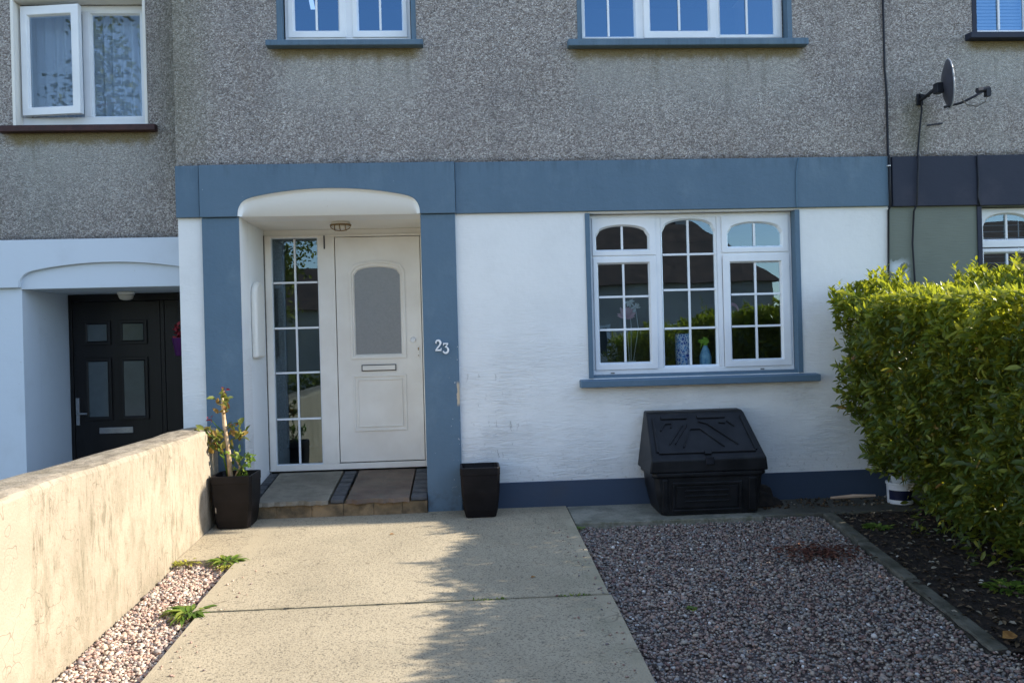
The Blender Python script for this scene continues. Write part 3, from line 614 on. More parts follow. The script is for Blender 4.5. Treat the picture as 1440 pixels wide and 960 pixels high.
# numerals 2 3 : stroked glyphs
def stroke(b, pts, ws, y0, y1):
    a, c = [], []
    for i, p in enumerate(pts):
        q0, q1 = pts[max(0, i-1)], pts[min(len(pts)-1, i+1)]; d = Vector((q1[0]-q0[0], q1[1]-q0[1])).normalized(); nrm = Vector((-d.y, d.x))
        a.append((p[0]+nrm.x*ws[i], p[1]+nrm.y*ws[i])); c.append((p[0]-nrm.x*ws[i], p[1]-nrm.y*ws[i]))
    ol = a+c[::-1]; strip(b, a, c, y0, y1)
def arc(cx, cz, rx, rz, a0, a1, n=10): return [(cx+rx*math.cos(math.radians(a0+(a1-a0)*k/n)), cz+rz*math.sin(math.radians(a0+(a1-a0)*k/n))) for k in range(n+1)]
b = B(); x, z = -.2265, 1.243; h = .083
p2 = arc(x+.022, z+.060, .018, .020, 170, -20, 12)+[(x+.032, z+.040), (x+.016, z+.022), (x+.004, z+.008)]
stroke(b, p2, [.006]+[.0045+.004*math.sin(math.pi*k/14) for k in range(len(p2)-2)]+[.003], -.046, -.0285); b.box(x, x+.046, -.046, -.0285, z-.002, z+.011); b.box(x+.040, x+.048, -.046, -.0285, z+.0112, z+.020); b.box(x+.001, x+.011, -.0462, -.0285, z+.056, z+.068)
NUM = b.done('numeral', 'nwhite', H, bevel=.0015)
b = B(); x, z = -.168, 1.222
b.box(x+.002, x+.042, -.046, -.0285, z+.070, z+.080); b.box(x+.002, x+.008, -.0462, -.0285, z+.060, z+.0699)
stroke(b, [(x+.038, z+.071), (x+.026, z+.056), (x+.016, z+.046)], [.004, .004, .004], -.046, -.0286)
p3 = arc(x+.020, z+.026, .020, .024, 100, -160, 14); stroke(b, p3, [.003]+[.004+.004*math.sin(math.pi*k/13) for k in range(len(p3)-2)]+[.006], -.0462, -.0286); b.done('numeral', 'nwhite', H, bevel=.0015)
# main window
def trim(parent, o, z0, z1, mat='blue', w=.034, top=False, yd=.085):
    b = B(); b.extrude([(o[0]-w, -.010), (o[0]+.004, -.010), (o[0]+.004, yd), (o[0], yd), (o[0], 0), (o[0]-w, 0)], 'z', z0, z1); b.done('reveal', mat, parent, bevel=.002)
    b = B(); b.extrude([(o[1]+w, -.010), (o[1]-.004, -.010), (o[1]-.004, yd), (o[1], yd), (o[1], 0), (o[1]+w, 0)], 'z', z0, z1); b.done('reveal', mat, parent, bevel=.002)
YW = .065
def framebars(name, parent, o, cuts, yf, d=.06, w=.028, mat='upvc', bot=.04, top=.028):
    b = B(); x0, x1, z0, z1 = o
    b.box(x0, x1, yf, yf+d, z0, z0+bot); b.box(x0, x1, yf, yf+d, z1-top, z1); b.box(x0, x0+w, yf, yf+d, z0+bot, z1-top); b.box(x1-w, x1, yf, yf+d, z0+bot, z1-top)
    for a, c in cuts: b.box(a, c, yf, yf+d, z0+bot, z1-top)
    return b.done(name, mat, parent, bevel=.003)
MW = framebars('window', H, (1.012, 2.660, 1.014, 2.288), [(1.546, 1.590), (2.048, 2.086)], YW+.012)
def light(parent, o, g, yf, rise, hz, mat='upvc', gm='glass', vx=None):
    s = sash('sash', mat, parent, o, g, yf, .05, rise); pane(parent, g, yf+.028, rise, gm)
    bars(parent, (g[0]+.001, g[1]-.001, g[2]+.001, g[3]), yf+.022, [vx or (g[0]+g[1])/2], hz, ztop=g[3]-(.003 if rise else .001)); return s
light(MW, (1.038, 1.545, 1.962, 2.262), (1.071, 1.486, 2.011, 2.196), YW, .085, [])
light(MW, (1.040, 1.545, 1.052, 1.948), (1.081, 1.485, 1.110, 1.894), YW, 0, [1.633, 1.371])
light(MW, (1.592, 2.046, 1.050, 2.262), (1.608, 2.030, 1.072, 2.240), YW+.016, .10, [1.963, 1.678, 1.369])
light(MW, (2.086, 2.634, 1.968, 2.262), (2.141, 2.575, 2.018, 2.203), YW, .085, [])
light(MW, (2.090, 2.637, 1.050, 1.952), (2.156, 2.562, 1.109, 1.883), YW, 0, [1.630, 1.372])
for a, c in ((1.0405, 1.5455), (2.0865, 2.6315)): box('transom', 'upvc', MW, a, c, YW+.012, YW+.07, 1.925, 1.985)
trim(MW, (1.005, 2.665), .992, 2.292)
b = B(); b.box(.94, 2.73, .02, .13, .9905, 1.013); b.done('inner_sill_bed', 'blue', MW)
sill(H, .895, 2.808, -.085, .07, .922, .976, 'blue', .991)
b = B(); b.box(1.006, 2.664, .126, .40, 1.015, 1.040); b.done('window_board', 'upvc', MW, bevel=.004)
for x in (1.16, 2.38): box('drain_slot', 'bead', MW, x, x+.03, YW+.006, YW+.0115, 1.022, 1.030, 0)
# upper windows
UW = framebars('window', H, (-1.332, -.358, 3.672, 4.88), [(-.862, -.806)], YW+.012)
for o, g in (((-1.306, -.860, 3.712, 4.86), (-1.257, -.920, 3.772, 4.80)), ((-.808, -.384, 3.712, 4.86), (-.762, -.424, 3.772, 4.80))): light(UW, o, g, YW, 0, [4.12, 4.46], gm='glassup')
trim(UW, (U1[0], U1[1]), 3.656, 4.88)
sill(H, -1.452, -.258, -.085, .07, 3.598, 3.642, 'blue', 3.656)
UW2 = framebars('window', H, (.998, 2.632, 3.668, 4.88), [(1.456, 1.500), (2.078, 2.118)], YW+.012, bot=.03)
light(UW2, (1.000, 1.456, 3.698, 4.86), (1.010, 1.424, 3.716, 4.80), YW+.008, 0, [4.12, 4.46], gm='glassup')
light(UW2, (1.498, 2.082, 3.692, 4.86), (1.554, 2.024, 3.756, 4.80), YW-.006, 0, [4.12, 4.46], gm='glassup')
light(UW2, (2.116, 2.620, 3.698, 4.86), (2.128, 2.566, 3.730, 4.80), YW+.008, 0, [4.12, 4.46], gm='glassup')
trim(UW2, (U2[0], U2[1]), 3.652, 4.88)
sill(H, .866, 2.780, -.085, .07, 3.584, 3.636, 'blue', 3.653)
def roof(parent, x0, x1, ze, zr, yo, y1=8.9, ridge=4.4, mat='roof', gut=.05):
    b = B(); b.extrude([(yo, ze), (ridge, zr), (y1, ze), (y1, ze-.12), (ridge, zr-.15), (yo, ze-.12)], 'x', x0, x1); b.done('roof', mat, parent)
    b = B(); b.tube([(x0, yo-.02, ze-.06), (x1, yo-.02, ze-.06)], .05, 10); b.done('gutter', 'gutter', parent, smooth=True)
roof(H, X0, X1, 5.30, 7.7, -.03)
b = B(); b.box(2.9, 3.9, 4.0, 4.7, 7.0, 8.6); b.done('chimney', 'pebble', H, bevel=.02)

# ================================================================== LEFT NEIGHBOUR
NL = thing('terraced_house', 'neighbouring terraced house on the left with a black door under a pale blue-white arch', 'house', (-5, 4, -.5))
YL = .30; XL0 = -8.2; XL1 = -2.167
LW = (-3.515, -2.497, 3.105, 4.108); LD = (-3.493, -2.200, -.75, 1.815)
wall('upper_wall', 'pebbleL', NL, XL0, XL1, 2.203, 4.75, YL-.006, YL+.26, [LW])
wall('lower_wall', 'skywhite', NL, XL0, XL1, -.75, 1.825, YL, YL+.26, [LD])
def archL(x):
    u = max(-1, min(1, (x+2.796)/.697)); return 1.826+.188*(1-.42*u*u)*math.sqrt(max(0, 1-abs(u)**22))
xs2 = [XL0, -3.4935]+[-2.796-.697*math.cos(math.pi*k/60) for k in range(1, 60) if -2.796-.697*math.cos(math.pi*k/60) < -2.175]+[XL1]
b = B(); strip(b, [(x, 2.202) for x in xs2], [(x, 1.8265 if x < -3.4934 else archL(x)) for x in xs2], YL-.040, YL+.26); b.done('arch_surround', 'skywhite', NL, bevel=.004)
b = B(); strip(b, [(x, archL(x)-.001) for x in xs2[1:]], [(x, 1.816) for x in xs2[1:]], YL-.006, YL+.1); b.done('arch_panel', 'skywhite', NL)
b = B(); b.box(-3.60, -3.4935, YL+.262, YL+.83, -.75, 1.95); b.done('porch_wall', 'skywhite', NL)
b = B(); b.box(-2.199, -2.168, YL+.262, YL+.83, -.75, 1.95); b.done('porch_wall', 'skywhite', NL)
b = B(); b.box(-3.4925, -2.2005, YL+.101, YL+.83, 1.8155, 1.93); b.done('porch_ceiling', 'skywhite', NL)
YD2 = YL+.75
b = B(); b.box(-3.4925, -3.462, YD2, YD2+.06, -.5, 1.814); b.box(-2.70, -2.664, YD2, YD2+.06, -.5, 1.75); b.box(-3.462, -2.2005, YD2, YD2+.06, 1.75, 1.814); b.done('door_frame', 'blackdoor', NL, bevel=.004)
D2 = sash('front_door', 'blackdoor', NL, (-3.458, -2.704, -.42, 1.746), (-3.330, -3.165, .73, 1.215), YD2+.006, .045)
# the sash above has one hole; the other three lights sit on the leaf in their own raised frames
for (x0, x1, z0, z1) in ((-3.330, -3.165, 1.40, 1.545), (-3.025, -2.850, 1.40, 1.545), (-3.330, -3.165, .73, 1.215), (-3.025, -2.850, .73, 1.215)):
    f = sash('light_frame', 'blackdoor', D2, (x0-.035, x1+.035, z0-.035, z1+.035), (x0, x1, z0, z1), YD2-.010, .015, yg=.008); pane(f, (x0, x1, z0, z1), YD2-.0015, 0, 'frostdark')
b = B(); b.box(-3.250, -2.958, YD2-.006, YD2+.005, .578, .632); b.done('letterbox', 'metal', D2, bevel=.004)
b = B(); b.box(-3.474+.03, -3.444+.03, YD2-.010, YD2+.005, .66, .90); b.tube([(-3.43, YD2-.02, .765), (-3.42, YD2-.05, .765), (-3.33, YD2-.05, .762)], .009, 8); b.done('handle', 'metal', D2, bevel=.002)
SP = sash('side_panel', 'blackdoor', NL, (-2.662, -2.2005, -.5, 1.748), (-2.50, -2.30, .45, 1.62), YD2+.004, .05); pane(SP, (-2.50, -2.30, .45, 1.62), YD2+.03, 0, 'frostdark')
b = B(); b.box(XL0+.1, XL1-.02, 3.0, 3.1, -.5, 4.7); b.box(XL0+.1, XL1-.02, YL+.27, 8, 1.96, 2.05); b.done('interior', 'interior', NL)
b = B(); b.box(XL0, XL0+.2, YL+.262, 8.6, -.75, 4.75); b.box(XL0, XL1, 8.602, 8.8, -.75, 4.75); b.done('outer_wall', 'pebbleL', NL)
LF = YL+.095
WL = framebars('window', NL, (-3.512, -2.500, 3.112, 4.104), [(-3.018, -2.965)], LF+.010, w=.05, bot=.092, top=.05)
s = sash('fixed_light', 'upvc', WL, (-2.966, -2.548, 3.202, 4.056), (-2.946, -2.572, 3.215, 4.032), LF+.012, .04); pane(WL, (-2.946, -2.572, 3.215, 4.032), LF+.035, 0, 'glassnet')
rt = ((-3.470, LF, 0), -math.radians(7))
s = sash('open_casement', 'upvc', WL, (-3.470, -2.990, 3.205, 4.075), (-3.408, -3.062, 3.275, 3.995), LF-.045, .05, rot=rt); pane(s, (-3.408, -3.062, 3.275, 3.995), LF-.02, 0, 'glassnet', rot=rt)
b = B(); w = .036
b.box(LW[0]-.006, LW[0]+w*.5, YL-.012, YL+.10, 3.106, 4.107); b.box(LW[1]-.003, LW[1]+w*.6, YL-.012, YL+.0, 3.106, 4.107); b.box(LW[0]-.006, LW[1]+w*.6, YL-.012, YL+.10, 4.107, 4.135); b.done('reveal', 'trimwhite', WL, bevel=.004)
sill(NL, -3.612, -2.404, YL-.07, YL+.09, 3.048, 3.098, 'maroon', 3.111)
def curtain(parent, x0, x1, z0, z1, y, mat='net', n=90, amp=.022):
    b = B(); tp, bt = [], []
    for k in range(n+1):
        x = x0+(x1-x0)*k/n; yy = y+amp*math.sin(k*.9)+amp*.5*math.sin(k*.37+1)
        tp.append(b.bm.verts.new((x, yy, z1))); bt.append(b.bm.verts.new((x+.004*math.sin(k), yy*1.0+.004, z0)))
    for k in range(n): b.bm.faces.new((tp[k], tp[k+1], bt[k+1], bt[k]))
    return b.done('net_curtain', mat, parent, smooth=True)
curtain(WL, -3.50, -2.51, 3.12, 4.10, LF+.16)
roof(NL, XL0, XL1, 4.80, 7.2, YL-.03)
def bulkhead(name, label, c, rx, ry, h, cage):
    t = thing(name, label, 'lamp', c)
    b = B(); b.lathe((0, 0, 0), [(.9, 0), (1, -.12), (1., -.3), (.93, -.34)], 24); bmesh.ops.scale(b.bm, vec=(rx, ry, h), verts=b.bm.verts); bmesh.ops.translate(b.bm, verts=b.bm.verts, vec=c); b.done('base', 'trimwhite', t, smooth=True)
    b = B(); b.lathe((0, 0, 0), [(.9, -.341), (.86, -.6), (.7, -.85), (.4, -.97), (.05, -1)], 24); bmesh.ops.scale(b.bm, vec=(rx, ry, h), verts=b.bm.verts); bmesh.ops.translate(b.bm, verts=b.bm.verts, vec=c); b.done('glass_cover', 'lampglass', t, smooth=True)
    if cage:
        for f in (-.5, 0, .5):
            pts = [(c[0]+rx*f*1.1, c[1]+ry*1.02*math.cos(a)*math.sqrt(1-f*f), c[2]-h*.34-h*.74*math.sin(a)*math.sqrt(1-f*f*.6)) for a in [math.pi*k/12 for k in range(13)]]
            b = B(); b.tube(pts, .0035, 6); b.done('guard_bar', 'brass', t, smooth=True)
        b = B(); b.tube([(c[0]+rx*1.04*math.cos(a), c[1]+ry*1.04*math.sin(a), c[2]-h*.36) for a in [2*math.pi*k/24 for k in range(25)]], .006, 6); b.done('guard_ring', 'brass', t, smooth=True)
        b = B(); b.tube([(c[0]+rx*1.05*math.cos(a), c[1], c[2]-h*.34-h*.74*math.sin(a)) for a in [math.pi*k/14 for k in range(15)]], .0035, 6); b.done('guard_bar', 'brass', t, smooth=True)
bulkhead('ceiling_lamp', 'small caged bulkhead lamp under the white porch ceiling above the front door', (-.985, .35, 2.308), .080, .060, .065, True)
bulkhead('ceiling_lamp', 'plain round white globe lamp above the black door on the left', (-2.897, .82, 1.815), .07, .07, .075, False)
# hanging basket beside black door (mostly hidden)
t = thing('hanging_pot', 'purple hanging pot with red flowers beside the black door', 'plant pot', (-2.455, .80, 1.28))
b = B(); b.lathe((-2.425, .80, 1.25), [(.05, 0), (.06, .01), (.085, .15), (.09, .155), (.07, .15)], 18); b.done('pot', 'purple', t, smooth=True)
n = 60; a = rng.uniform(0, 6.28, n); P = np.stack([-2.425+.05*np.cos(a), .80+.05*np.sin(a), 1.40+rng.uniform(0, .12, n)], 1)
o = link('flowers', leaves('flowers', P, rng.normal(size=(n, 3))+[0, 0, .5], rng.normal(size=(n, 3)), rng.uniform(.03, .05, n), rng.uniform(.02, .035, n)), 'redpetal', t)
b = B(); b.tube([(-2.455, .80, 1.41), (-2.455, .80, 1.80)], .003, 5); b.done('cord', 'cable', t)

# ================================================================== RIGHT NEIGHBOUR
NR = thing('terraced_house', 'neighbouring terraced house on the right with navy band and olive lower wall', 'house', (6.2, 4, 0))
XR0, XR1 = 3.434, 8.05
RW = (4.205, 5.85, .99, 2.292); RU = (4.205, 5.85, 3.68, 4.9)
wall('lower_wall', 'olive', NR, XR0, XR1, -.3, 2.300, .004, .26, [RW]); wall('upper_wall', 'pebbleR', NR, XR0, XR1, 2.70, 5.25, -.004, .26, [RU])
box('floor_lining', 'navy', NR, XR0, XR1, .012, .26, 2.301, 2.699, 0)
b = B(); b.box(XR0+.03, 4.166, -.024, .011, 2.300, 2.700); b.box(4.168, XR1, -.026, .011, 2.296, 2.702); b.done('band', 'navy', NR, bevel=.004)
b = B(); b.box(XR0+.1, XR1, 3.0, 3.1, .0, 5.2); b.box(XR0+.1, XR1, .27, 8, 2.42, 2.52); b.done('interior', 'interior', NR)
b = B(); b.box(XR1-.2, XR1, .262, 8.6, -.3, 5.25); b.box(XR0, XR1, 8.602, 8.8, -.3, 5.25); b.done('outer_wall', 'pebbleR', NR)
WR = framebars('window', NR, (4.212, 5.843, 1.014, 2.286), [(4.70, 4.745), (5.32, 5.36)], YW+.012)
for x0, x1 in ((4.236, 4.698), (5.362, 5.82)):
    light(WR, (x0, x1, 1.965, 2.262), (x0+.04, x1-.025, 2.035, 2.235), YW, .10, []); light(WR, (x0, x1, 1.05, 1.955), (x0+.04, x1-.025, 1.10, 1.915), YW, 0, [])
light(WR, (4.747, 5.318, 1.05, 2.262), (4.77, 5.295, 1.075, 2.235), YW+.012, .1, [1.963, 1.678, 1.369])
trim(WR, (RW[0], RW[1]), .992, 2.292, 'navy'); sill(NR, 4.10, 5.96, -.085, .07, .922, .976, 'navy', .991)
b = B()
for k in range(24): z = 1.06+k*.052; b.poly([(4.22, .155, z), (5.83, .155, z), (5.83, .195, z+.012), (4.22, .195, z+.012)], [(0, 1, 2, 3)])
for x in (4.30, 4.62, 5.0, 5.5): b.box(x, x+.012, .150, .152, 1.03, 2.28)
b.done('blind', 'blind', WR)
WR2 = framebars('window', NR, (4.222, 5.833, 3.696, 4.88), [(4.70, 4.745), (5.32, 5.36)], YW+.012)
for x0, x1 in ((4.24, 4.70), (4.745, 5.32), (5.36, 5.82)): light(WR2, (x0, x1, 3.715, 4.86), (x0+.012, x1-.03, 3.755, 4.8), YW+.008, 0, [4.4], gm='glassup')
trim(WR2, (RU[0], RU[1]), 3.69, 4.88, 'navy'); sill(NR, 4.108, 5.96, -.085, .07, 3.628, 3.676, 'navy', 3.69)
b = B()
for k in range(44): z = 3.70+k*.028; b.poly([(4.23, .16, z), (5.83, .16, z), (5.83, .172, z+.024), (4.23, .172, z+.024)], [(0, 1, 2, 3)])
b.done('blind', 'blind', WR2)
roof(NR, XR0, XR1, 5.30, 7.7, -.01)
NR2 = thing('terraced_house', 'taller terraced house at the right end of the row', 'house', (11, 4, 0))
box('wall', 'pebble', NR2, 8.055, 14, -.01, 8.8, -.3, 5.5, 0); roof(NR2, 8.055, 14, 5.56, 7.9, -.12)

pebble_edge(NL, -4.6, XL1, 2.206, YL-.010, 1100, 'pebbleL'); pebble_edge(NR, XR0, 5.4, 2.705, -.006, 900, 'pebbleR')
# ================================================================== CABLES, DISH
t = thing('wall_cable', 'thin black cable running straight down the joint between the blue and navy bands', 'cable', (3.43, -.04, 1))
b = B(); b.tube([(3.427, -.018, 5.1), (3.425, -.018, 3.4), (3.436, -.02, 3.2), (3.434, -.02, 2.72), (3.432, -.042, 2.69), (3.430, -.042, 2.30), (3.428, -.014, 2.27), (3.415, -.014, 1.75), (3.418, -.016, .2)], .0085, 8); b.done('cable', 'cable', t, smooth=True)
b = B()
for z in (4.3, 2.62, 2.28, 1.2): b.box(3.418-.002, 3.438, -.051 if 2.3 < z < 2.7 else -.024, -.010, z, z+.007)
b.done('clip', 'nwhite', t)
t = thing('dish_cable', 'black cable dropping from the satellite dish over the navy band', 'cable', (3.66, -.04, 1.5))
b = B(); b.tube([(3.705, -.16, 3.14), (3.690, -.05, 3.19), (3.722, -.022, 3.08), (3.700, -.02, 2.9), (3.680, -.02, 2.72), (3.674, -.040, 2.68), (3.650, -.040, 2.31), (3.640, -.012, 2.26), (3.622, -.012, 2.0), (3.637, -.012, 1.6), (3.63, -.012, .3)], .0075, 8); b.done('cable', 'cable', t, smooth=True)
b = B(); b.tube([(4.166, -.032, 2.70), (4.172, -.034, 2.5), (4.164, -.033, 2.36), (4.178, -.033, 2.295)], .006, 6)
tag(b.done('painted_cable', 'cable', None, smooth=True), 'short navy cable over the navy band beside the right window', 'cable')
b = B(); b.tube([(2.700, -.010, 2.712), (2.690, -.036, 2.69), (2.672, -.034, 2.60), (2.668, -.034, 2.33), (2.672, -.033, 2.30)], .005, 6)
tag(b.done('painted_cable', 'paintcable', None, smooth=True), 'thin blue painted cable crossing the blue band above the big window', 'cable')
# satellite dish: seen nearly edge-on, facing right
D = thing('satellite_dish', 'dark satellite dish on a wall bracket seen edge-on, its arm pointing right', 'satellite dish', (3.60, 0, 3.16))
dc = Vector((3.765, -.27, 3.200)); ax = Vector((.95, -.345, .06)).normalized(); u = ax.cross(Vector((0, 0, 1))).normalized(); w = u.cross(ax).normalized()
def dpt(r, a, off): return dc+ax*(r*r*.045+off-.02)+u*(.17*r*math.cos(a))+w*(.185*r*math.sin(a))
def dishmesh(off, name, mat):
    b = B(); R = [0.02, .25, .5, .7, .85, .95, 1.0]; rings = [[b.bm.verts.new(dpt(r, 2*math.pi*k/36, off)) for k in range(36)] for r in R]
    for A, C in zip(rings, rings[1:]):
        for i in range(36): j = (i+1) % 36; b.bm.faces.new((A[i], A[j], C[j], C[i]))
    b.bm.faces.new(rings[0]); return b.done(name, mat, D, smooth=True)
dishmesh(.008, 'dish_face', 'dishf'); dishmesh(0, 'dish_back', 'dish')
b = B(); b.tube([dpt(1.0, 2*math.pi*k/36, .004) for k in range(37)], .006, 6); b.done('rim', 'dishf', D, smooth=True)
b = B(); b.box(3.685, 3.735, -.025, -.007, 3.11, 3.20); b.done('wall_plate', 'darkmetal', D, bevel=.004)
b = B(); b.tube([(3.71, -.025, 3.15), (3.70, -.12, 3.15), (3.695, -.20, 3.16), (3.72, -.26, 3.18)], .015, 10); b.box(3.69, 3.745, -.295, -.235, 3.13, 3.21); b.done('bracket', 'darkmetal', D, bevel=.004)
a0 = dc+w*(-.175)+ax*.0; tip = Vector((4.03, -.33, 3.125))
b = B(); b.tube([a0-ax*.02, a0+ax*.10+Vector((0, 0, .012)), tip+Vector((-.06, 0, -.035)), tip], .010, 8); b.done('feed_arm', 'darkmetal', D, smooth=True)
b = B(); b.tube([tip+Vector((-.045, 0, .005)), tip+Vector((.0, 0, .012)), tip+Vector((.05, 0, .018))], [.022, .018, .022], 12); b.box(tip.x+.02, tip.x+.055, tip.y-.02, tip.y+.02, tip.z-.04, tip.z+.02); b.done('receiver', 'darkmetal', D)
b = B(); b.tube([tip+Vector((.03, 0, -.03)), tip+Vector((.02, 0, -.08)), tip+Vector((-.05, 0, -.115)), tip+Vector((-.13, 0, -.10)), tip+Vector((-.17, 0, -.055))], .005, 6); b.done('lead', 'bead', D, smooth=True)
b = B(); b.poly([(3.77, -.010, 2.945), (3.90, -.010, 2.960), (3.90, -.010, 2.972), (3.77, -.010, 2.957), (3.77, -.0, 2.945), (3.90, -.0, 2.960), (3.90, -.0, 2.972), (3.77, -.0, 2.957)], [(0, 1, 2, 3), (7, 6, 5, 4), (0, 4, 5, 1), (1, 5, 6, 2), (2, 6, 7, 3), (3, 7, 4, 0)])
tag(b.done('metal_strip', 'darkmetal'), 'small dark metal strip fixed to pebbledash below the satellite dish', 'metal strip')

# ================================================================== BOUNDARY WALL
b = B(); N = 60; y1 = -.0; lp = []
for k in range(N+1):
    y = -.03-(8.97)*k/N; zt = .705+.022*min(1, -y/2.7)+random.uniform(-.004, .004); o_ = .012 if y < -2.74 else 0; j = lambda: random.uniform(-.003, .003)
    lp.append([(-2.18, y, -.8), (-1.90+o_, y, -.8), (-1.90+o_+j(), y, .3), (-1.90+o_+j(), y, zt-.03), (-1.915+o_+j(), y, zt-.006), (-1.96, y, zt+.004+j()), (-2.09, y, zt+.008+j()), (-2.165, y, zt-.004+j()), (-2.18, y, zt-.03)])
b.loft(lp); tag(b.done('boundary_wall', 'bwall', None, bevel=0), 'low sunlit cream rendered wall with grey streaks running along the drive', 'wall')

# ================================================================== PLANTERS
def planter(name, label, x0, x1, y0, y1, z0, z1, tp, grp, flare=.03, rot=0, belly=False):
    T = thing(name, label, 'planter', ((x0+x1)/2, (y0+y1)/2, z0), grp); b = B()
    cx, cy = (x0+x1)/2, (y0+y1)/2; hx, hy = (x1-x0)/2, (y1-y0)/2
    def lp(k, z, c=.018):
        a, d = hx*k, hy*k; return [(cx-a+c, cy-d, z), (cx+a-c, cy-d, z), (cx+a, cy-d+c, z), (cx+a, cy+d-c, z), (cx+a-c, cy+d, z), (cx-a+c, cy+d, z), (cx-a, cy+d-c, z), (cx-a, cy-d+c, z)]
    h = z1-z0; pr = [(tp*.97, 0), (tp, .01), (tp+(1-tp)*.35, .15), (tp+(1-tp)*.8, .5), (.985, .84), (1., .86), (1.0, .985), (.985, 1.0), (.90, 1.0), (.88, .93), (.85, .86)]
    b.loft([lp(k, z0+h*z) for k, z in pr]); b.done('pot', 'pot', T, bevel=.0)
    b = B(); b.loft([lp(.862, z0+h*.84), lp(.862, z0+h*.90)]); b.done('soil', 'soil', T)
    return T
G = 'black square tapered planters by the door'
P1 = planter('planter', 'square black planter holding the rose, in the corner by the low wall', -1.875, -1.575, -.35, -.05, -.010, .375, .78, G)
b = B(); b.poly([(-1.840, -.340, .155), (-1.834, -.341, .145), (-1.833, -.340, .12), (-1.837, -.337, .105), (-1.842, -.338, .12)], [(0, 1, 2, 3, 4)])
b.done('chip', 'potchip', P1)
P2 = planter('planter', 'empty square black planter standing against the pilaster under the number', -.060, .240, -.30, -.03, -.010, .365, .76, G)
# rose
R_ = thing('rose_plant', 'straggly potted rose with pale bare stems and small red-tipped leaves', 'plant', (-1.76, -.2, .33))
stems = [([(-1.765, -.2, .33), (-1.770, -.205, .50), (-1.795, -.21, .74), (-1.805, -.22, .92), (-1.790, -.22, .99)], [.020, .018, .016, .010, .004]),
         ([(-1.74, -.19, .33), (-1.70, -.18, .42), (-1.745, -.19, .52)], [.009, .007, .004]), ([(-1.78, -.2, .34), (-1.815, -.22, .55), (-1.87, -.27, .66), (-1.93, -.29, .70)], [.008, .006, .005, .003]),
         ([(-1.93, -.29, .70), (-1.955, -.29, .60), (-1.945, -.30, .42), (-1.925, -.31, .22)], [.005, .006, .005, .003]), ([(-1.73, -.2, .34), (-1.68, -.2, .42), (-1.64, -.2, .47), (-1.60, -.21, .46)], [.006, .005, .004, .003]),
         ([(-1.80, -.21, .68), (-1.84, -.22, .72), (-1.885, -.23, .78)], [.006, .004, .003]), ([(-1.797, -.21, .70), (-1.74, -.2, .73), (-1.70, -.2, .72)], [.005, .004, .002]), ([(-1.80, -.21, .60), (-1.72, -.2, .64), (-1.67, -.2, .62)], [.005, .004, .002])]
for k, (p, r) in enumerate(stems): b = B(); b.tube(p, r, 7); b.done('stem', 'cane' if k in (0, 1) else ('cane' if k == 3 else 'weed'), R_, smooth=True)
def sprig(cs, n, rad, Lm, mat, nm, parent, upb=.3):
    P, = [np.concatenate([np.array(c)+rng.normal(0, rad, (n, 3)) for c in cs])]; m = len(P); D_ = rng.normal(size=(m, 3)); D_[:, 2] += upb; N_ = rng.normal(size=(m, 3))+[0, -.3, 1]
    Ll = rng.uniform(.6, 1.2, m)*Lm; return link(nm, leaves(nm, P, D_, N_, Ll, Ll*.55), mat, parent)
sprig([(-1.80, -.22, .90), (-1.79, -.22, .95), (-1.79, -.21, .86)], 9, .022, .068, 'roseleaf', 'leaves', R_)
sprig([(-1.73, -.2, .73), (-1.69, -.2, .70), (-1.68, -.2, .63), (-1.75, -.2, .68)], 8, .022, .068, 'roseleaf', 'leaves', R_)
sprig([(-1.86, -.25, .66), (-1.92, -.28, .68), (-1.88, -.25, .60), (-1.84, -.23, .63), (-1.95, -.29, .69), (-1.83, -.22, .56)], 9, .026, .068, 'roseleaf', 'leaves', R_)
sprig([(-1.65, -.2, .46), (-1.61, -.21, .47), (-1.69, -.2, .43), (-1.66, -.2, .38), (-1.72, -.2, .50), (-1.76, -.2, .50)], 10, .028, .055, 'weed', 'leaves', R_)
sprig([(-1.782, -.22, .985), (-1.80, -.22, .97)], 6, .012, .035, 'redpetal', 'flower', R_); sprig([(-1.895, -.24, .78)], 5, .010, .03, 'redpetal', 'flower', R_)

# ================================================================== COAL BUNKER
CB = thing('coal_bunker', 'black plastic coal bunker with sloping embossed lid under the big window', 'coal bunker', (1.79, -.2, 0))
def bl(x0, x1, y0, y1, z, c=.03): return [(x0+c, y0, z), (x1-c, y0, z), (x1, y0+c, z), (x1, y1, z), (x0, y1, z), (x0, y0+c, z)]
b = B(); b.loft([bl(1.43, 2.165, -.40, -.05, -.025), bl(1.385, 2.185, -.425, -.045, .16), bl(1.375, 2.195, -.43, -.045, .262), bl(1.355, 2.215, -.445, -.04, .268), bl(1.355, 2.215, -.445, -.04, .298)]); b.done('base', 'blacklid', CB, bevel=.008)
for x0, x1 in ((1.43, 1.475), (2.08, 2.14)): b = B(); b.loft([[(x0, -.418, .0), (x1, -.418, .0), (x1, -.40, .0), (x0, -.40, .0)], [(x0, -.447, .25), (x1, -.447, .25), (x1, -.42, .25), (x0, -.42, .25)]]); b.done('rib', 'blacklid', CB, bevel=.008)
def fy(z): return -.4255-(z-.16)*.02 if z > .16 else -.40-.0255*(z+.025)/.185
b = B()
def fplate(b, x0, x1, z0, z1, p): b.loft([[(x0, fy(z0)-p, z0), (x1, fy(z0)-p, z0), (x1, fy(z0)+.01, z0), (x0, fy(z0)+.01, z0)], [(x0, fy(z1)-p, z1), (x1, fy(z1)-p, z1), (x1, fy(z1)+.01, z1), (x0, fy(z1)+.01, z1)]])
for q in ((1.505, 2.03, .205, .225), (1.505, 2.03, .005, .02), (1.505, 1.525, .021, .204), (2.01, 2.03, .021, .204)): fplate(b, *q, .016)
fplate(b, 1.535, 2.0, .03, .195, .008)
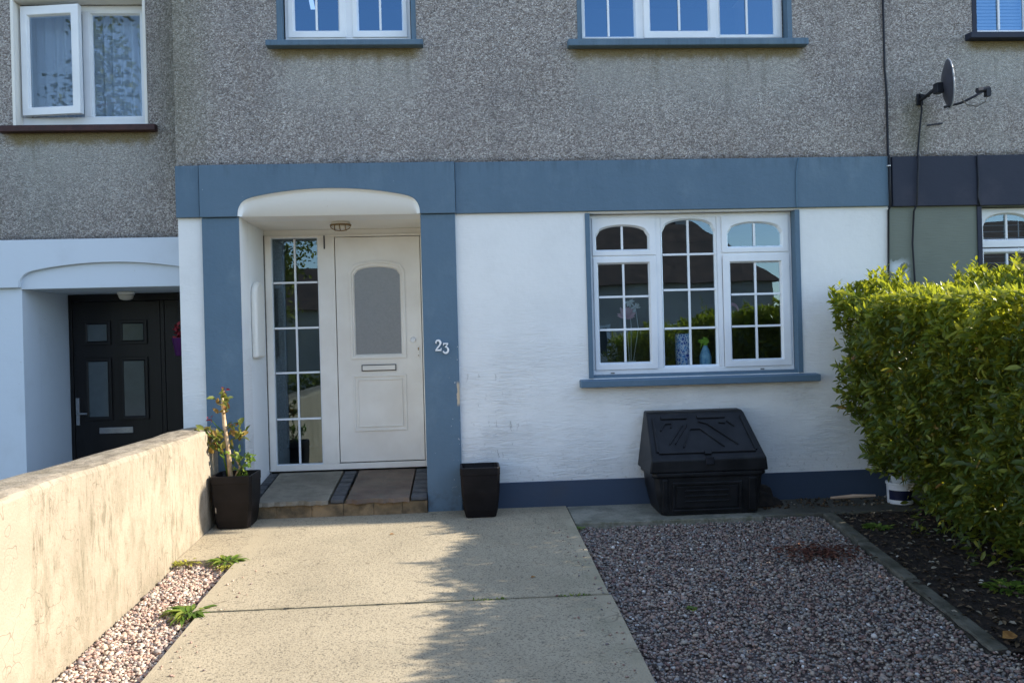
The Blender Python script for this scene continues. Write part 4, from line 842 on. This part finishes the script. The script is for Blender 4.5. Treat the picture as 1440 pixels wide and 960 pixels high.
for z in (.075, .115, .155): fplate(b, 1.60, 1.93, z, z+.012, .016)
b.done('hatch', 'blacklid', CB, bevel=.004)
# lid: side profile, narrower at the back top
def lidloop(y, z, x0, x1): return (x0, y, z), (x1, y, z)
prof = [(-.455, .300, 1.335, 2.225), (-.458, .395, 1.35, 2.215), (-.435, .415, 1.355, 2.21), (-.150, .705, 1.385, 2.155), (-.115, .722, 1.39, 2.15), (-.025, .728, 1.395, 2.145), (-.020, .300, 1.335, 2.225)]
b = B(); lv = [b.bm.verts.new((p[2], p[0], p[1])) for p in prof]; rv = [b.bm.verts.new((p[3], p[0], p[1])) for p in prof]; n = len(prof)
for i in range(n): j = (i+1) % n; b.bm.faces.new((lv[i], lv[j], rv[j], rv[i]))
b.bm.faces.new(lv); b.bm.faces.new(rv[::-1]); LID = b.done('lid', 'blacklid', CB, bevel=.010)
def lp_(u, v, h):                                # point on the sloping face: u across 0..1, v up 0..1, h proud
    y = -.435+(.285)*v; z = .415+.29*v; x0 = 1.355+.03*v; x1 = 2.21-.055*v; return (x0+(x1-x0)*u, y-h*.71, z+h*.70)
def ridge(b, pts, w, h=.010):                    # polyline ridge in (u,v)
    for (a, c), (d, e) in zip(pts, pts[1:]):
        dv = Vector((d-a, (e-c)*.5)).normalized(); nx, ny = -dv.y*w, dv.x*w*2
        q = [(a+nx, c+ny), (d+nx, e+ny), (d-nx, e-ny), (a-nx, c-ny)]
        b.loft([[lp_(*p, -.004) for p in q], [lp_(a_*.0+p[0], p[1], h) for p, a_ in zip(q, (0,)*4)]])
b = B(); ridge(b, [(.06, .10), (.06, .90)], .010, .014); ridge(b, [(.94, .10), (.94, .90)], .010, .014); ridge(b, [(.07, .085), (.47, .085)], .012, .014); ridge(b, [(.53, .085), (.93, .085)], .012, .014); ridge(b, [(.14, .90), (.40, .90)], .018, .014); ridge(b, [(.50, .90), (.78, .90)], .018, .014)
ridge(b, [(.47, .06), (.53, .06)], .02, .018)
b.done('lid_edge', 'blacklid', LID, bevel=.004)
b = B(); ridge(b, [(.30, .20), (.40, .62), (.50, .62), (.67, .20)], .006, .012); ridge(b, [(.18, .28), (.34, .72)], .006, .012); ridge(b, [(.23, .28), (.38, .72)], .005, .012); ridge(b, [(.50, .80), (.58, .74), (.80, .24)], .006, .012); ridge(b, [(.70, .76), (.76, .74)], .006, .012); ridge(b, [(.12, .60), (.17, .76), (.24, .76), (.22, .66)], .006, .012); ridge(b, [(.78, .80), (.84, .66)], .006, .012)
b.done('embossed_pattern', 'blacklid', LID, bevel=.003)
b = B(); b.box(1.755, 1.815, -.470, -.452, .355, .415); b.done('latch', 'darkmetal', LID, bevel=.004)
# junk behind the bunker on its right
b = B()
for p in [(2.27, -.20, .10), (2.36, -.16, .05), (2.30, -.14, .14)]:
    b.loft([[(p[0]-.07, p[1]-.06, -.02), (p[0]+.08, p[1]-.05, -.02), (p[0]+.07, p[1]+.06, -.02), (p[0]-.07, p[1]+.05, -.02)], [(p[0]-.05, p[1]-.03, p[2]), (p[0]+.05, p[1]-.03, p[2]-.03), (p[0]+.04, p[1]+.03, p[2]-.02), (p[0]-.05, p[1]+.03, p[2]+.01)]])
MT['darkrubble'] = nmat('dark_rubble', L(52, 46, 42), L(30, 28, 28), 20, .9, .6, 30)
tag(b.done('rubble_heap', 'darkrubble', bevel=.01), 'low dark heap of rubble right beside the coal bunker', 'rubble')
b = B(); b.tube([(2.82, -.17, .014), (3.00, -.18, .024), (3.18, -.165, .018)], [.010, .015, .009], 7); tag(b.done('wood_stick', 'wood', None), 'bleached strip of wood lying on the path near the hedge', 'stick')
# white tub by the hedge
TB = thing('paint_tub', 'white plastic tub with a dark blue label half hidden under the hedge', 'tub', (3.33, -.25, -.03))
b = B(); b.lathe((3.335, -.25, -.028), [(.088, 0), (.092, .004), (.096, .145), (.102, .150), (.102, .165), (.094, .168), (.090, .10)], 28); b.done('tub', 'nwhite', TB, smooth=False, bevel=0)
t_ = nmat('dark_blue_label', L(28, 36, 66), L(20, 26, 50), 10, .5, 0); b = B(); m = 20; lo, hi = [], []
lo = [b.bm.verts.new((3.335+.0945*math.cos(a), -.25+.0945*math.sin(a), .006)) for a in [math.pi*(1.05+.8*k/m) for k in range(m+1)]]; hi = [b.bm.verts.new((3.335+.0975*math.cos(a), -.25+.0975*math.sin(a), .080)) for a in [math.pi*(1.05+.8*k/m) for k in range(m+1)]]
for k in range(m): b.bm.faces.new((lo[k], lo[k+1], hi[k+1], hi[k]))
b.done('tub_label', t_, TB)
b = B(); b.poly([(3.25, -.30, .135), (3.33, -.33, .150), (3.40, -.26, .165), (3.36, -.21, .18), (3.27, -.22, .19)], [(0, 1, 2, 3, 4)]); b.done('crumpled_lid', 'upvc', TB)

# ================================================================== HEDGE
def hedge():
    T = thing('laurel_hedge', 'tall dense laurel hedge with sunlit yellow-green top at the right of the garden', 'hedge', (3.5, -4, -.1))
    Pl, Dl, Nl, Sl = [], [], [], []
    def add(P, Nn, up, spread, size):
        n = len(P); Nn = np.broadcast_to(np.array(Nn, float), (n, 3))
        D_ = Nn*.55+rng.normal(0, spread, (n, 3))+np.array([0, 0, up]); Pl.append(P); Dl.append(D_); Nl.append(rng.normal(0, .45, (n, 3))+Nn*.4+[.0, 0, .7]); Sl.append(rng.uniform(.7, 1.2, n)*size)
    def top(x, y): return 1.50+.03*(y+.3)+.07*np.sin(x*3.1+y*2.3)+.05*np.sin(y*5.7+x)+.045*np.sin(x*9+y*4)+.05*np.clip((x-2.8)/.5, 0, 1)+.05*np.clip(x-3.3, 0, 1)
    def face(z, y): return 2.85+.36*np.clip((1.15-z)/1.15, 0, 1.1)**1.2+.045*np.sin(y*4.1+z*3)+.045*np.sin(z*8.5+y*6.3)+.06*np.sin(y*15+z*6)*np.sin(z*13+y*3)
    def lface(n, y0, y1, size):
        y = rng.uniform(y0, y1, n); z = rng.uniform(0, 1, n)**.85*1.52; P = np.stack([face(z, y)+rng.exponential(.08, n)-.03, y, z+SL*y*.6+.05], 1); add(P, (-1, -.15, .1), .15, .55, size)
    def tface(n, y0, y1, size):
        y = rng.uniform(y0, y1, n); x = rng.uniform(2.80, 4.6, n); P = np.stack([x, y, top(x, y)-rng.exponential(.06, n)], 1); add(P, (-.1, 0, 1), .55, .45, size)
    def eface(n, size):
        x = rng.uniform(2.85, 4.5, n); z = rng.uniform(0, 1, n)**.9*1.6; y = -.28-rng.exponential(.06, n); k = x > face(z, y); P = np.stack([x, y, z+.03], 1)[k]; add(P, (0, 1, .1), .2, .5, size)
    lface(24000, -3.0, -.28, .058); lface(9000, -9, -3, .085); tface(15000, -3.0, -.28, .058); tface(7000, -9, -3, .085); eface(4000, .062)
    # shoots standing up from the top and out of the left face
    for _ in range(150):
        y = -.3-rng.uniform(0, 1)**1.3*8; x = rng.uniform(2.80, 4.4); h = rng.uniform(.05, .17)*(1.6 if rng.random() < .1 else 1); z0 = float(top(x, y))-.04; m = 9
        s = np.linspace(0, 1, m); P = np.stack([x+rng.normal(0, .02)*s, y+rng.normal(0, .02)*s, z0+h*s], 1); a = rng.uniform(0, 6.28)+s*14; Pl.append(P); Dl.append(np.stack([np.cos(a)*.6, np.sin(a)*.6, np.full(m, .9)], 1)); Nl.append(np.stack([-np.cos(a), -np.sin(a), np.full(m, .6)], 1)); Sl.append(np.full(m, .066)*(1-.35*s))
    for cx_, cy_, hh, cnt in ((3.22, -.42, .20, 9), (3.78, -.5, .22, 14), (4.30, -.6, .18, 12), (3.05, -.40, .08, 5), (3.5, -1.2, .10, 8)):
        for _ in range(cnt):
            x, y = cx_+rng.normal(0, .07), cy_+rng.normal(0, .07); z0 = float(top(x, y))-.04; m = 11; s = np.linspace(0, 1, m); a = rng.uniform(0, 6.28)+s*14; h = hh*rng.uniform(.6, 1.1)
            Pl.append(np.stack([x+rng.normal(0, .03)*s, y+rng.normal(0, .03)*s, z0+h*s], 1)); Dl.append(np.stack([np.cos(a)*.6, np.sin(a)*.6, np.full(m, .9)], 1)); Nl.append(np.stack([-np.cos(a), -np.sin(a), np.full(m, .6)], 1)); Sl.append(np.full(m, .085)*(1-.3*s))
    for _ in range(120):
        y = -.3-rng.uniform(0, 1)*4; z = rng.uniform(.3, 1.55); m = 7; s = np.linspace(0, 1, m); l = rng.uniform(.05, .13); P = np.stack([face(z, y)-l*s, y+0*s, z+.04*s+SL*y*.6+.05], 1); a = rng.uniform(0, 6.28)+s*12
        Pl.append(P); Dl.append(np.stack([np.full(m, -.8), np.cos(a)*.7, np.sin(a)*.7+.2], 1)); Nl.append(np.stack([np.full(m, -.4), -np.cos(a), -np.sin(a)+.6], 1)); Sl.append(np.full(m, .085))
    n = 9000; P = np.stack([np.full(n, 4.50)+rng.normal(0, .08, n), rng.uniform(-9, -.3, n), rng.uniform(-.1, 1.6, n)], 1); add(P, (1, 0, 0), .2, .5, .12)
    n = 13000; y = rng.uniform(-9, -.35, n); z = rng.uniform(.05, 1.45, n); P = np.stack([face(z, y)+.16+rng.uniform(0, 1.3, n), y, z-.1], 1); add(P, (0, 0, .3), .1, .8, .14)
    n = 5200; y = rng.uniform(-4.2, -.35, n); P = np.stack([3.12+rng.uniform(-.06, .7, n)+.05*np.sin(y*9), y, SL*y+rng.uniform(-.05, .4, n)], 1); add(P, (-1, 0, -.1), -.1, .5, .06)
    P = np.concatenate(Pl); D_ = np.concatenate(Dl); N_ = np.concatenate(Nl); S_ = np.concatenate(Sl)
    k = ~((P[:, 0] < 3.42) & (P[:, 1] > -.85) & (P[:, 2] < .26)); P, D_, N_, S_ = P[k], D_[k], N_[k], S_[k]
    yg = P[:, 2] > top(P[:, 0], P[:, 1])-.10-.05*rng.random(len(P)); W_ = S_*rng.uniform(.36, .46, len(S_))  # mask of the top layer and shoots that take the painted sunlit colour
    for nm, q, mt in (('foliage', ~yg, 'laurel'), ('sun_tinted_top_leaves', yg, 'laurelsun')): link(nm, leaves(nm, P[q], D_[q], N_[q], S_[q], W_[q], .16, .2), mt, T)
    b = B()
    for k in range(30):
        y = -.45-k*.29+random.uniform(-.05, .05); x = 3.70+random.uniform(-.12, .15)
        for q in range(3):
            ex, ey = x+random.uniform(-.35, .4), y+random.uniform(-.2, .2)
            b.tube([(x, y, SL*max(y, -9)-.08), (x+(ex-x)*.3, y+(ey-y)*.3, .25), (ex, ey, .8), (ex+random.uniform(-.1, .1), ey, 1.35)], [.022, .016, .010, .004], 6)
    b.done('stems', 'bark', T, smooth=True)
hedge()

# ================================================================== WEEDS, LEAF
def weed(name, label, c, n, r, Lm, mat='weed', up=.6, wr=.3):
    a = rng.uniform(0, 6.28, n); el = rng.uniform(.15, 1.1, n)*up; P = np.tile(np.array(c), (n, 1))+np.stack([np.cos(a)*r*rng.uniform(0, 1, n)*.5, np.sin(a)*r*rng.uniform(0, 1, n)*.5, np.zeros(n)], 1)
    D_ = np.stack([np.cos(a), np.sin(a), el], 1); N_ = np.stack([-np.cos(a)*.4, -np.sin(a)*.4, np.ones(n)], 1); Ll = rng.uniform(.5, 1.1, n)*Lm
    return tag(link(name, leaves(name, P, D_, N_, Ll, Ll*wr, .2, .45), mat), label, 'weed', 'weeds in the drive gaps')
weed('weed', 'bushy green dandelion-like weed at the joint on the left edge of the drive', (-1.52, -1.90, -.11), 60, .16, .125)
weed('weed', 'leafy green weed at the top corner of the gravel strip beside the drive', (-1.56, -1.05, -.06), 46, .12, .10)
weed('weed', 'yellow-green weed tuft just below the corner weed along the drive edge', (-1.535, -1.16, -.075), 60, .12, .035, 'moss', 1., .5)
weed('moss_tuft', 'yellow mossy tuft at the top of the gravel strip against the low wall', (-1.82, -1.05, -.062), 70, .14, .035, 'moss', 1., .5)
weed('weed', 'low bright green weed on the soil beside the back end of the kerb', (2.86, -.82, -.07), 90, .16, .05, 'weed', .9, .5)
weed('weed', 'low green weed patch on the soil under the hedge near the photo edge', (2.98, -2.05, -.135), 120, .26, .06, 'weed', .9, .5)
weed('moss_tuft', 'tiny dark moss ball sitting alone in the shaded gravel', (1.168, -2.12, -.140), 70, .04, .02, 'weed', 1.2, .5)
weed('moss_tuft', 'green moss where the path meets the drive and gravel', (.785, -.56, -.055), 60, .08, .02, 'weed', 1.2, .5)
for x, l in ((.10, 'small moss line in the drive joint left of the middle'), (.56, 'small moss line in the drive joint near its right edge')):
    n = 40; P = np.stack([x+rng.uniform(-.09, .09, n), -1.93+rng.normal(0, .008, n), np.full(n, -.104)], 1); D_ = rng.normal(size=(n, 3))+[0, 0, .6]
    tag(link('moss_line', leaves('moss_line', P, D_, rng.normal(size=(n, 3))+[0, 0, 1], rng.uniform(.01, .02, n), rng.uniform(.006, .01, n)), 'weed'), l, 'moss')
P = np.array([[2.47, -2.72, -.14]]); tag(link('fallen_leaf', leaves('fallen_leaf', P, np.array([[1., .2, .1]]), np.array([[.1, -.4, 1.]]), np.array([.09]), np.array([.06]), .2, .1), 'deadleaf'), 'single tan fallen leaf lying beyond the front end of the kerb', 'leaf')
for (x, y, l) in ((-.56, -.62, 'tiny brown leaf on the sunlit drive in front of the step'), (.35, -1.62, 'tiny pale leaf on the shaded side of the drive')):
    tag(link('fallen_leaf', leaves('fallen_leaf', np.array([[x, y, SL*y+.004]]), np.array([[1., .4, .05]]), np.array([[0, -.2, 1.]]), np.array([.035]), np.array([.02]), .2, .1), 'deadleaf'), l, 'leaf')

# ================================================================== THINGS ON THE WINDOW BOARD
t = NT('blue_white_mosaic'); v = t.new('TexVoronoi', feature='DISTANCE_TO_EDGE'); t.set(v.inputs['Vector'], t.pos()); v.inputs['Scale'].default_value = 42
MT['mosaic'] = t.fin(t.mix(t.step(v.outputs['Distance'], .05, .12), L(215, 225, 240), t.mix(t.step(t.noise(20), .4, .6), L(40, 80, 170), L(90, 150, 215))), .3, .5)
b = B(); b.lathe((1.785, .20, 1.041), [(.050, 0), (.062, .01), (.066, .14), (.064, .27), (.058, .285), (.052, .28), (.05, .2)], 28); tag(b.done('patterned_vase', 'mosaic', None, smooth=True), 'blue and white mosaic patterned vase on the window board', 'vase')
t = thing('spray_bottle', 'blue spray bottle with lime green trigger head on the window board', 'spray bottle', (1.965, .20, 1.041))
MT['bluebottle'] = nmat('pale_blue_plastic', L(90, 150, 190), L(150, 195, 215), 28, .3, 0, spec=.5); MT['lime'] = nmat('lime_plastic', L(150, 190, 60), L(130, 170, 50), 8, .4, 0)
b = B(); b.lathe((1.968, .20, 1.041), [(.043, 0), (.048, .01), (.048, .10), (.034, .14), (.018, .175), (.016, .20)], 24); b.done('bottle', 'bluebottle', t, smooth=True)
b = B(); b.box(1.925, 1.995, .185, .215, 1.243, 1.275); b.box(1.950, 1.985, .187, .213, 1.275, 1.292); b.box(1.912, 1.924, .192, .208, 1.25, 1.272); b.tube([(1.94, .20, 1.244), (1.935, .20, 1.22), (1.925, .20, 1.205)], .006, 6); b.lathe((1.968, .20, 1.225), [(.02, 0), (.02, .018)], 16); b.done('trigger_head', 'lime', t, bevel=.003)
t = thing('flower_ornament', 'pink and white artificial flower ornament behind the left pane', 'ornament', (1.36, .30, 1.041))
for p in ([(1.36, .3, 1.05), (1.35, .3, 1.30), (1.33, .3, 1.46)], [(1.37, .3, 1.05), (1.38, .3, 1.40), (1.37, .3, 1.60)], [(1.38, .3, 1.05), (1.44, .3, 1.38), (1.42, .3, 1.55)]): b = B(); b.tube(p, .003, 5); b.done('stem', 'nwhite', t)
n = 26; a = rng.uniform(.1, 3.1, n); link('petals', leaves('petals', np.tile([1.33, .29, 1.475], (n, 1))+rng.normal(0, .004, (n, 3)), np.stack([np.cos(a)*1.3, rng.normal(0, .2, n)-.2, np.sin(a)*.8], 1), np.tile([0, -1., .2], (n, 1)), rng.uniform(.06, .10, n), np.full(n, .04)), 'pink', t)
n = 22; a = rng.uniform(0, 6.28, n); cc = np.where(np.arange(n)[:, None] % 2 == 0, [[1.37, .30, 1.60]], [[1.42, .30, 1.55]]); link('white_petals', leaves('white_petals', cc+rng.normal(0, .003, (n, 3)), np.stack([np.cos(a), np.full(n, -.3), np.sin(a)], 1), np.tile([0, -1., .1], (n, 1)), np.full(n, .045), np.full(n, .014)), 'nwhite', t)
b = B(); b.lathe((1.37, .30, 1.041), [(.03, 0), (.042, .07), (.044, .075), (.03, .07)], 16); b.done('pot', 'trimwhite', t)
b = B(); b.tube([(2.17+.06-.055*math.cos(a), .30, 1.50+.06*math.sin(a)) for a in [math.pi*k/10 for k in range(11)]], [.006+.008*math.sin(math.pi*k/10) for k in range(11)], 8); b.tube([(2.175, .30, 1.50), (2.18, .30, 1.25), (2.19, .30, 1.041)], .003, 5)
tag(b.done('arched_ornament', 'pink', None, smooth=True), 'pale pink arched ornament behind the right pane', 'ornament')

# ================================================================== THE OTHER SIDE OF THE STREET (seen mirrored in the glass)
MT['farwall'] = nmat('grey_render', L(188, 184, 176), L(168, 164, 158), .6, .9, .3, 20); MT['farbrick'] = nmat('brown_roof', L(88, 72, 64), L(66, 56, 52), 2, .85, .4, 5, bdist=.05)
def far_house(label, x0, x1, y0, ze, zr, hip):
    T = thing('opposite_house', label, 'house', ((x0+x1)/2, y0-4, -.6)); yb = y0-8
    box('wall', 'farwall', T, x0, x1, yb, y0, -.62, ze, 0); o = .35; r0, r1 = (x0+hip, x1-hip); ym = (y0+yb)/2
    b = B(); b.poly([(x0-o, y0+o, ze), (x1+o, y0+o, ze), (x1+o, yb-o, ze), (x0-o, yb-o, ze), (r0, ym, zr), (r1, ym, zr)], [(0, 1, 5, 4), (1, 2, 5), (2, 3, 4, 5), (3, 0, 4), (3, 2, 1, 0)]); R = b.done('roof', 'farbrick', T)
    b = B(); b.box(r1-.9, r1-.2, ym-.4, ym+.4, zr-.6, zr+.7); b.done('chimney', 'farwall', R)
    for k in range(int((x1-x0)/3)):
        x = x0+1+k*3; f = box('window', 'upvc', T, x, x+1.5, y0+.002, y0+.06, .6, 1.8, 0); box('pane', 'frostdark', f, x+.1, x+1.4, y0+.061, y0+.065, .7, 1.7, 0)
far_house('grey opposite house with steep brown hipped roof, mirrored in the big window', 0.5, 12.9, -27, 3.5, 6.7, 2.2)
far_house('long low opposite house on the left, mirrored in the porch side window', -16, -1.5, -27, 2.8, 4.9, 1.5)
far_house('small opposite house far to the right, mirrored in the right pane', 19.5, 33, -29, 3.4, 6.6, 2.5)
def tree(label, x, y, h, r, n, trunk=.18, sq=1.2):
    T = thing('garden_tree', label, 'tree', (x, y, -.62)); b = B(); b.tube([(x, y, -.65), (x+.05, y, h*.3), (x-.1, y+.1, h*.6), (x, y, h*.85)], [trunk, trunk*.75, trunk*.45, trunk*.15], 9)
    for k in range(9):
        a = k*2.4; z = h*(.35+.05*k); b.tube([(x, y, z), (x+math.cos(a)*r*.4, y+math.sin(a)*r*.4, z+r*.35), (x+math.cos(a)*r*.8, y+math.sin(a)*r*.8, z+r*.5)], [trunk*.35, trunk*.2, trunk*.06], 6)
    b.done('trunk', 'bark', T, smooth=True)
    cl = rng.normal(0, .42, (34, 3))*[r, r, r*sq]+[x, y, h-r*sq*.75]; c = cl[rng.integers(0, 34, n)]+rng.normal(0, r*.17, (n, 3)); s = rng.uniform(.10, .2, n)
    link('crown', leaves('crown', c, rng.normal(size=(n, 3)), rng.normal(size=(n, 3))+[0, 0, .5], s, s*.6), 'treeleaf', T)
tree('tall leafy tree across the road to the left, mirrored in the net-curtained window', -9.3, -13.2+2.5, 9.5, 2.6, 9000)
tree('second leafy tree across the road further left, mirrored beside the first', -14.5, -19, 10.5, 3., 8000)
tree('small round tree beyond the road at the right, mirrored against the sky', 14.6, -25.5, 4.4, 1.2, 3500, sq=1.0)
tree('short bushy tree near the road, mirrored in the black door lights', -6.4, -9.9, 3.6, 1.3, 4500)
tree('bushy tree beside the opposite bungalow, mirrored in the porch side window', -7.4, -24, 5.8, 1.5, 4000)
# opposite garden hedge / grass verge
n = 9000; P = np.stack([rng.uniform(-16, 14, n), rng.uniform(-20.6, -20., n), rng.uniform(-.6, .35, n)], 1); s = rng.uniform(.1, .2, n)
tag(link('clipped_hedge', leaves('clipped_hedge', P, rng.normal(size=(n, 3))+[0, .5, .3], rng.normal(size=(n, 3)), s, s*.6), 'treeleaf'), 'long low clipped hedge across the road, mirrored in the glass', 'hedge')

# ================================================================== LIGHT, CAMERA
EL = math.radians(28.4); tilt = .011
sd = Vector((math.cos(EL), tilt, math.sin(EL))).normalized()
sun = bpy.data.lights.new('sun', 'SUN'); sun.energy = 3.6; sun.angle = math.radians(.53); sun.color = (1, .91, .77)
so = bpy.data.objects.new('sun', sun); COL.objects.link(so); so.rotation_euler = sd.to_track_quat('Z', 'Y').to_euler(); so.location = (20, 0, 12)
w = bpy.data.worlds.new('World'); SC.world = w; w.use_nodes = True; nt = w.node_tree
s = nt.nodes.new('ShaderNodeTexSky'); s.sky_type = 'NISHITA'; s.sun_disc = False; s.sun_elevation = EL; s.sun_rotation = math.atan2(sd.x, sd.y); s.air_density = 1.0; s.dust_density = .1; s.ozone_density = 2.6
hs = nt.nodes.new('ShaderNodeHueSaturation'); hs.inputs['Saturation'].default_value = .82; nt.links.new(s.outputs[0], hs.inputs['Color']); nt.links.new(hs.outputs[0], nt.nodes['Background'].inputs[0]); nt.nodes['Background'].inputs[1].default_value = .15
cam = bpy.data.cameras.new('camera'); cam.sensor_width = 36; cam.lens = 1150/1440*36; cam.clip_start = .05; cam.clip_end = 1500
co = bpy.data.objects.new('camera', cam); COL.objects.link(co); SC.camera = co
yaw, pitch, roll = .058, .0014, -.0266
f = Vector((math.sin(yaw)*math.cos(pitch), math.cos(yaw)*math.cos(pitch), -math.sin(pitch))); r = Vector((math.cos(yaw), -math.sin(yaw), 0)); u = r.cross(f)
r2 = math.cos(roll)*r+math.sin(roll)*u; u2 = -math.sin(roll)*r+math.cos(roll)*u
co.matrix_world = Matrix(((r2.x, u2.x, -f.x, 0), (r2.y, u2.y, -f.y, -6.4), (r2.z, u2.z, -f.z, 1.3086), (0, 0, 0, 1)))
SC.view_settings.view_transform = 'Standard'; SC.view_settings.look = 'None'; SC.view_settings.exposure = 1.45; SC.view_settings.gamma = 1
SC.cycles.max_bounces = 8; SC.cycles.transparent_max_bounces = 12
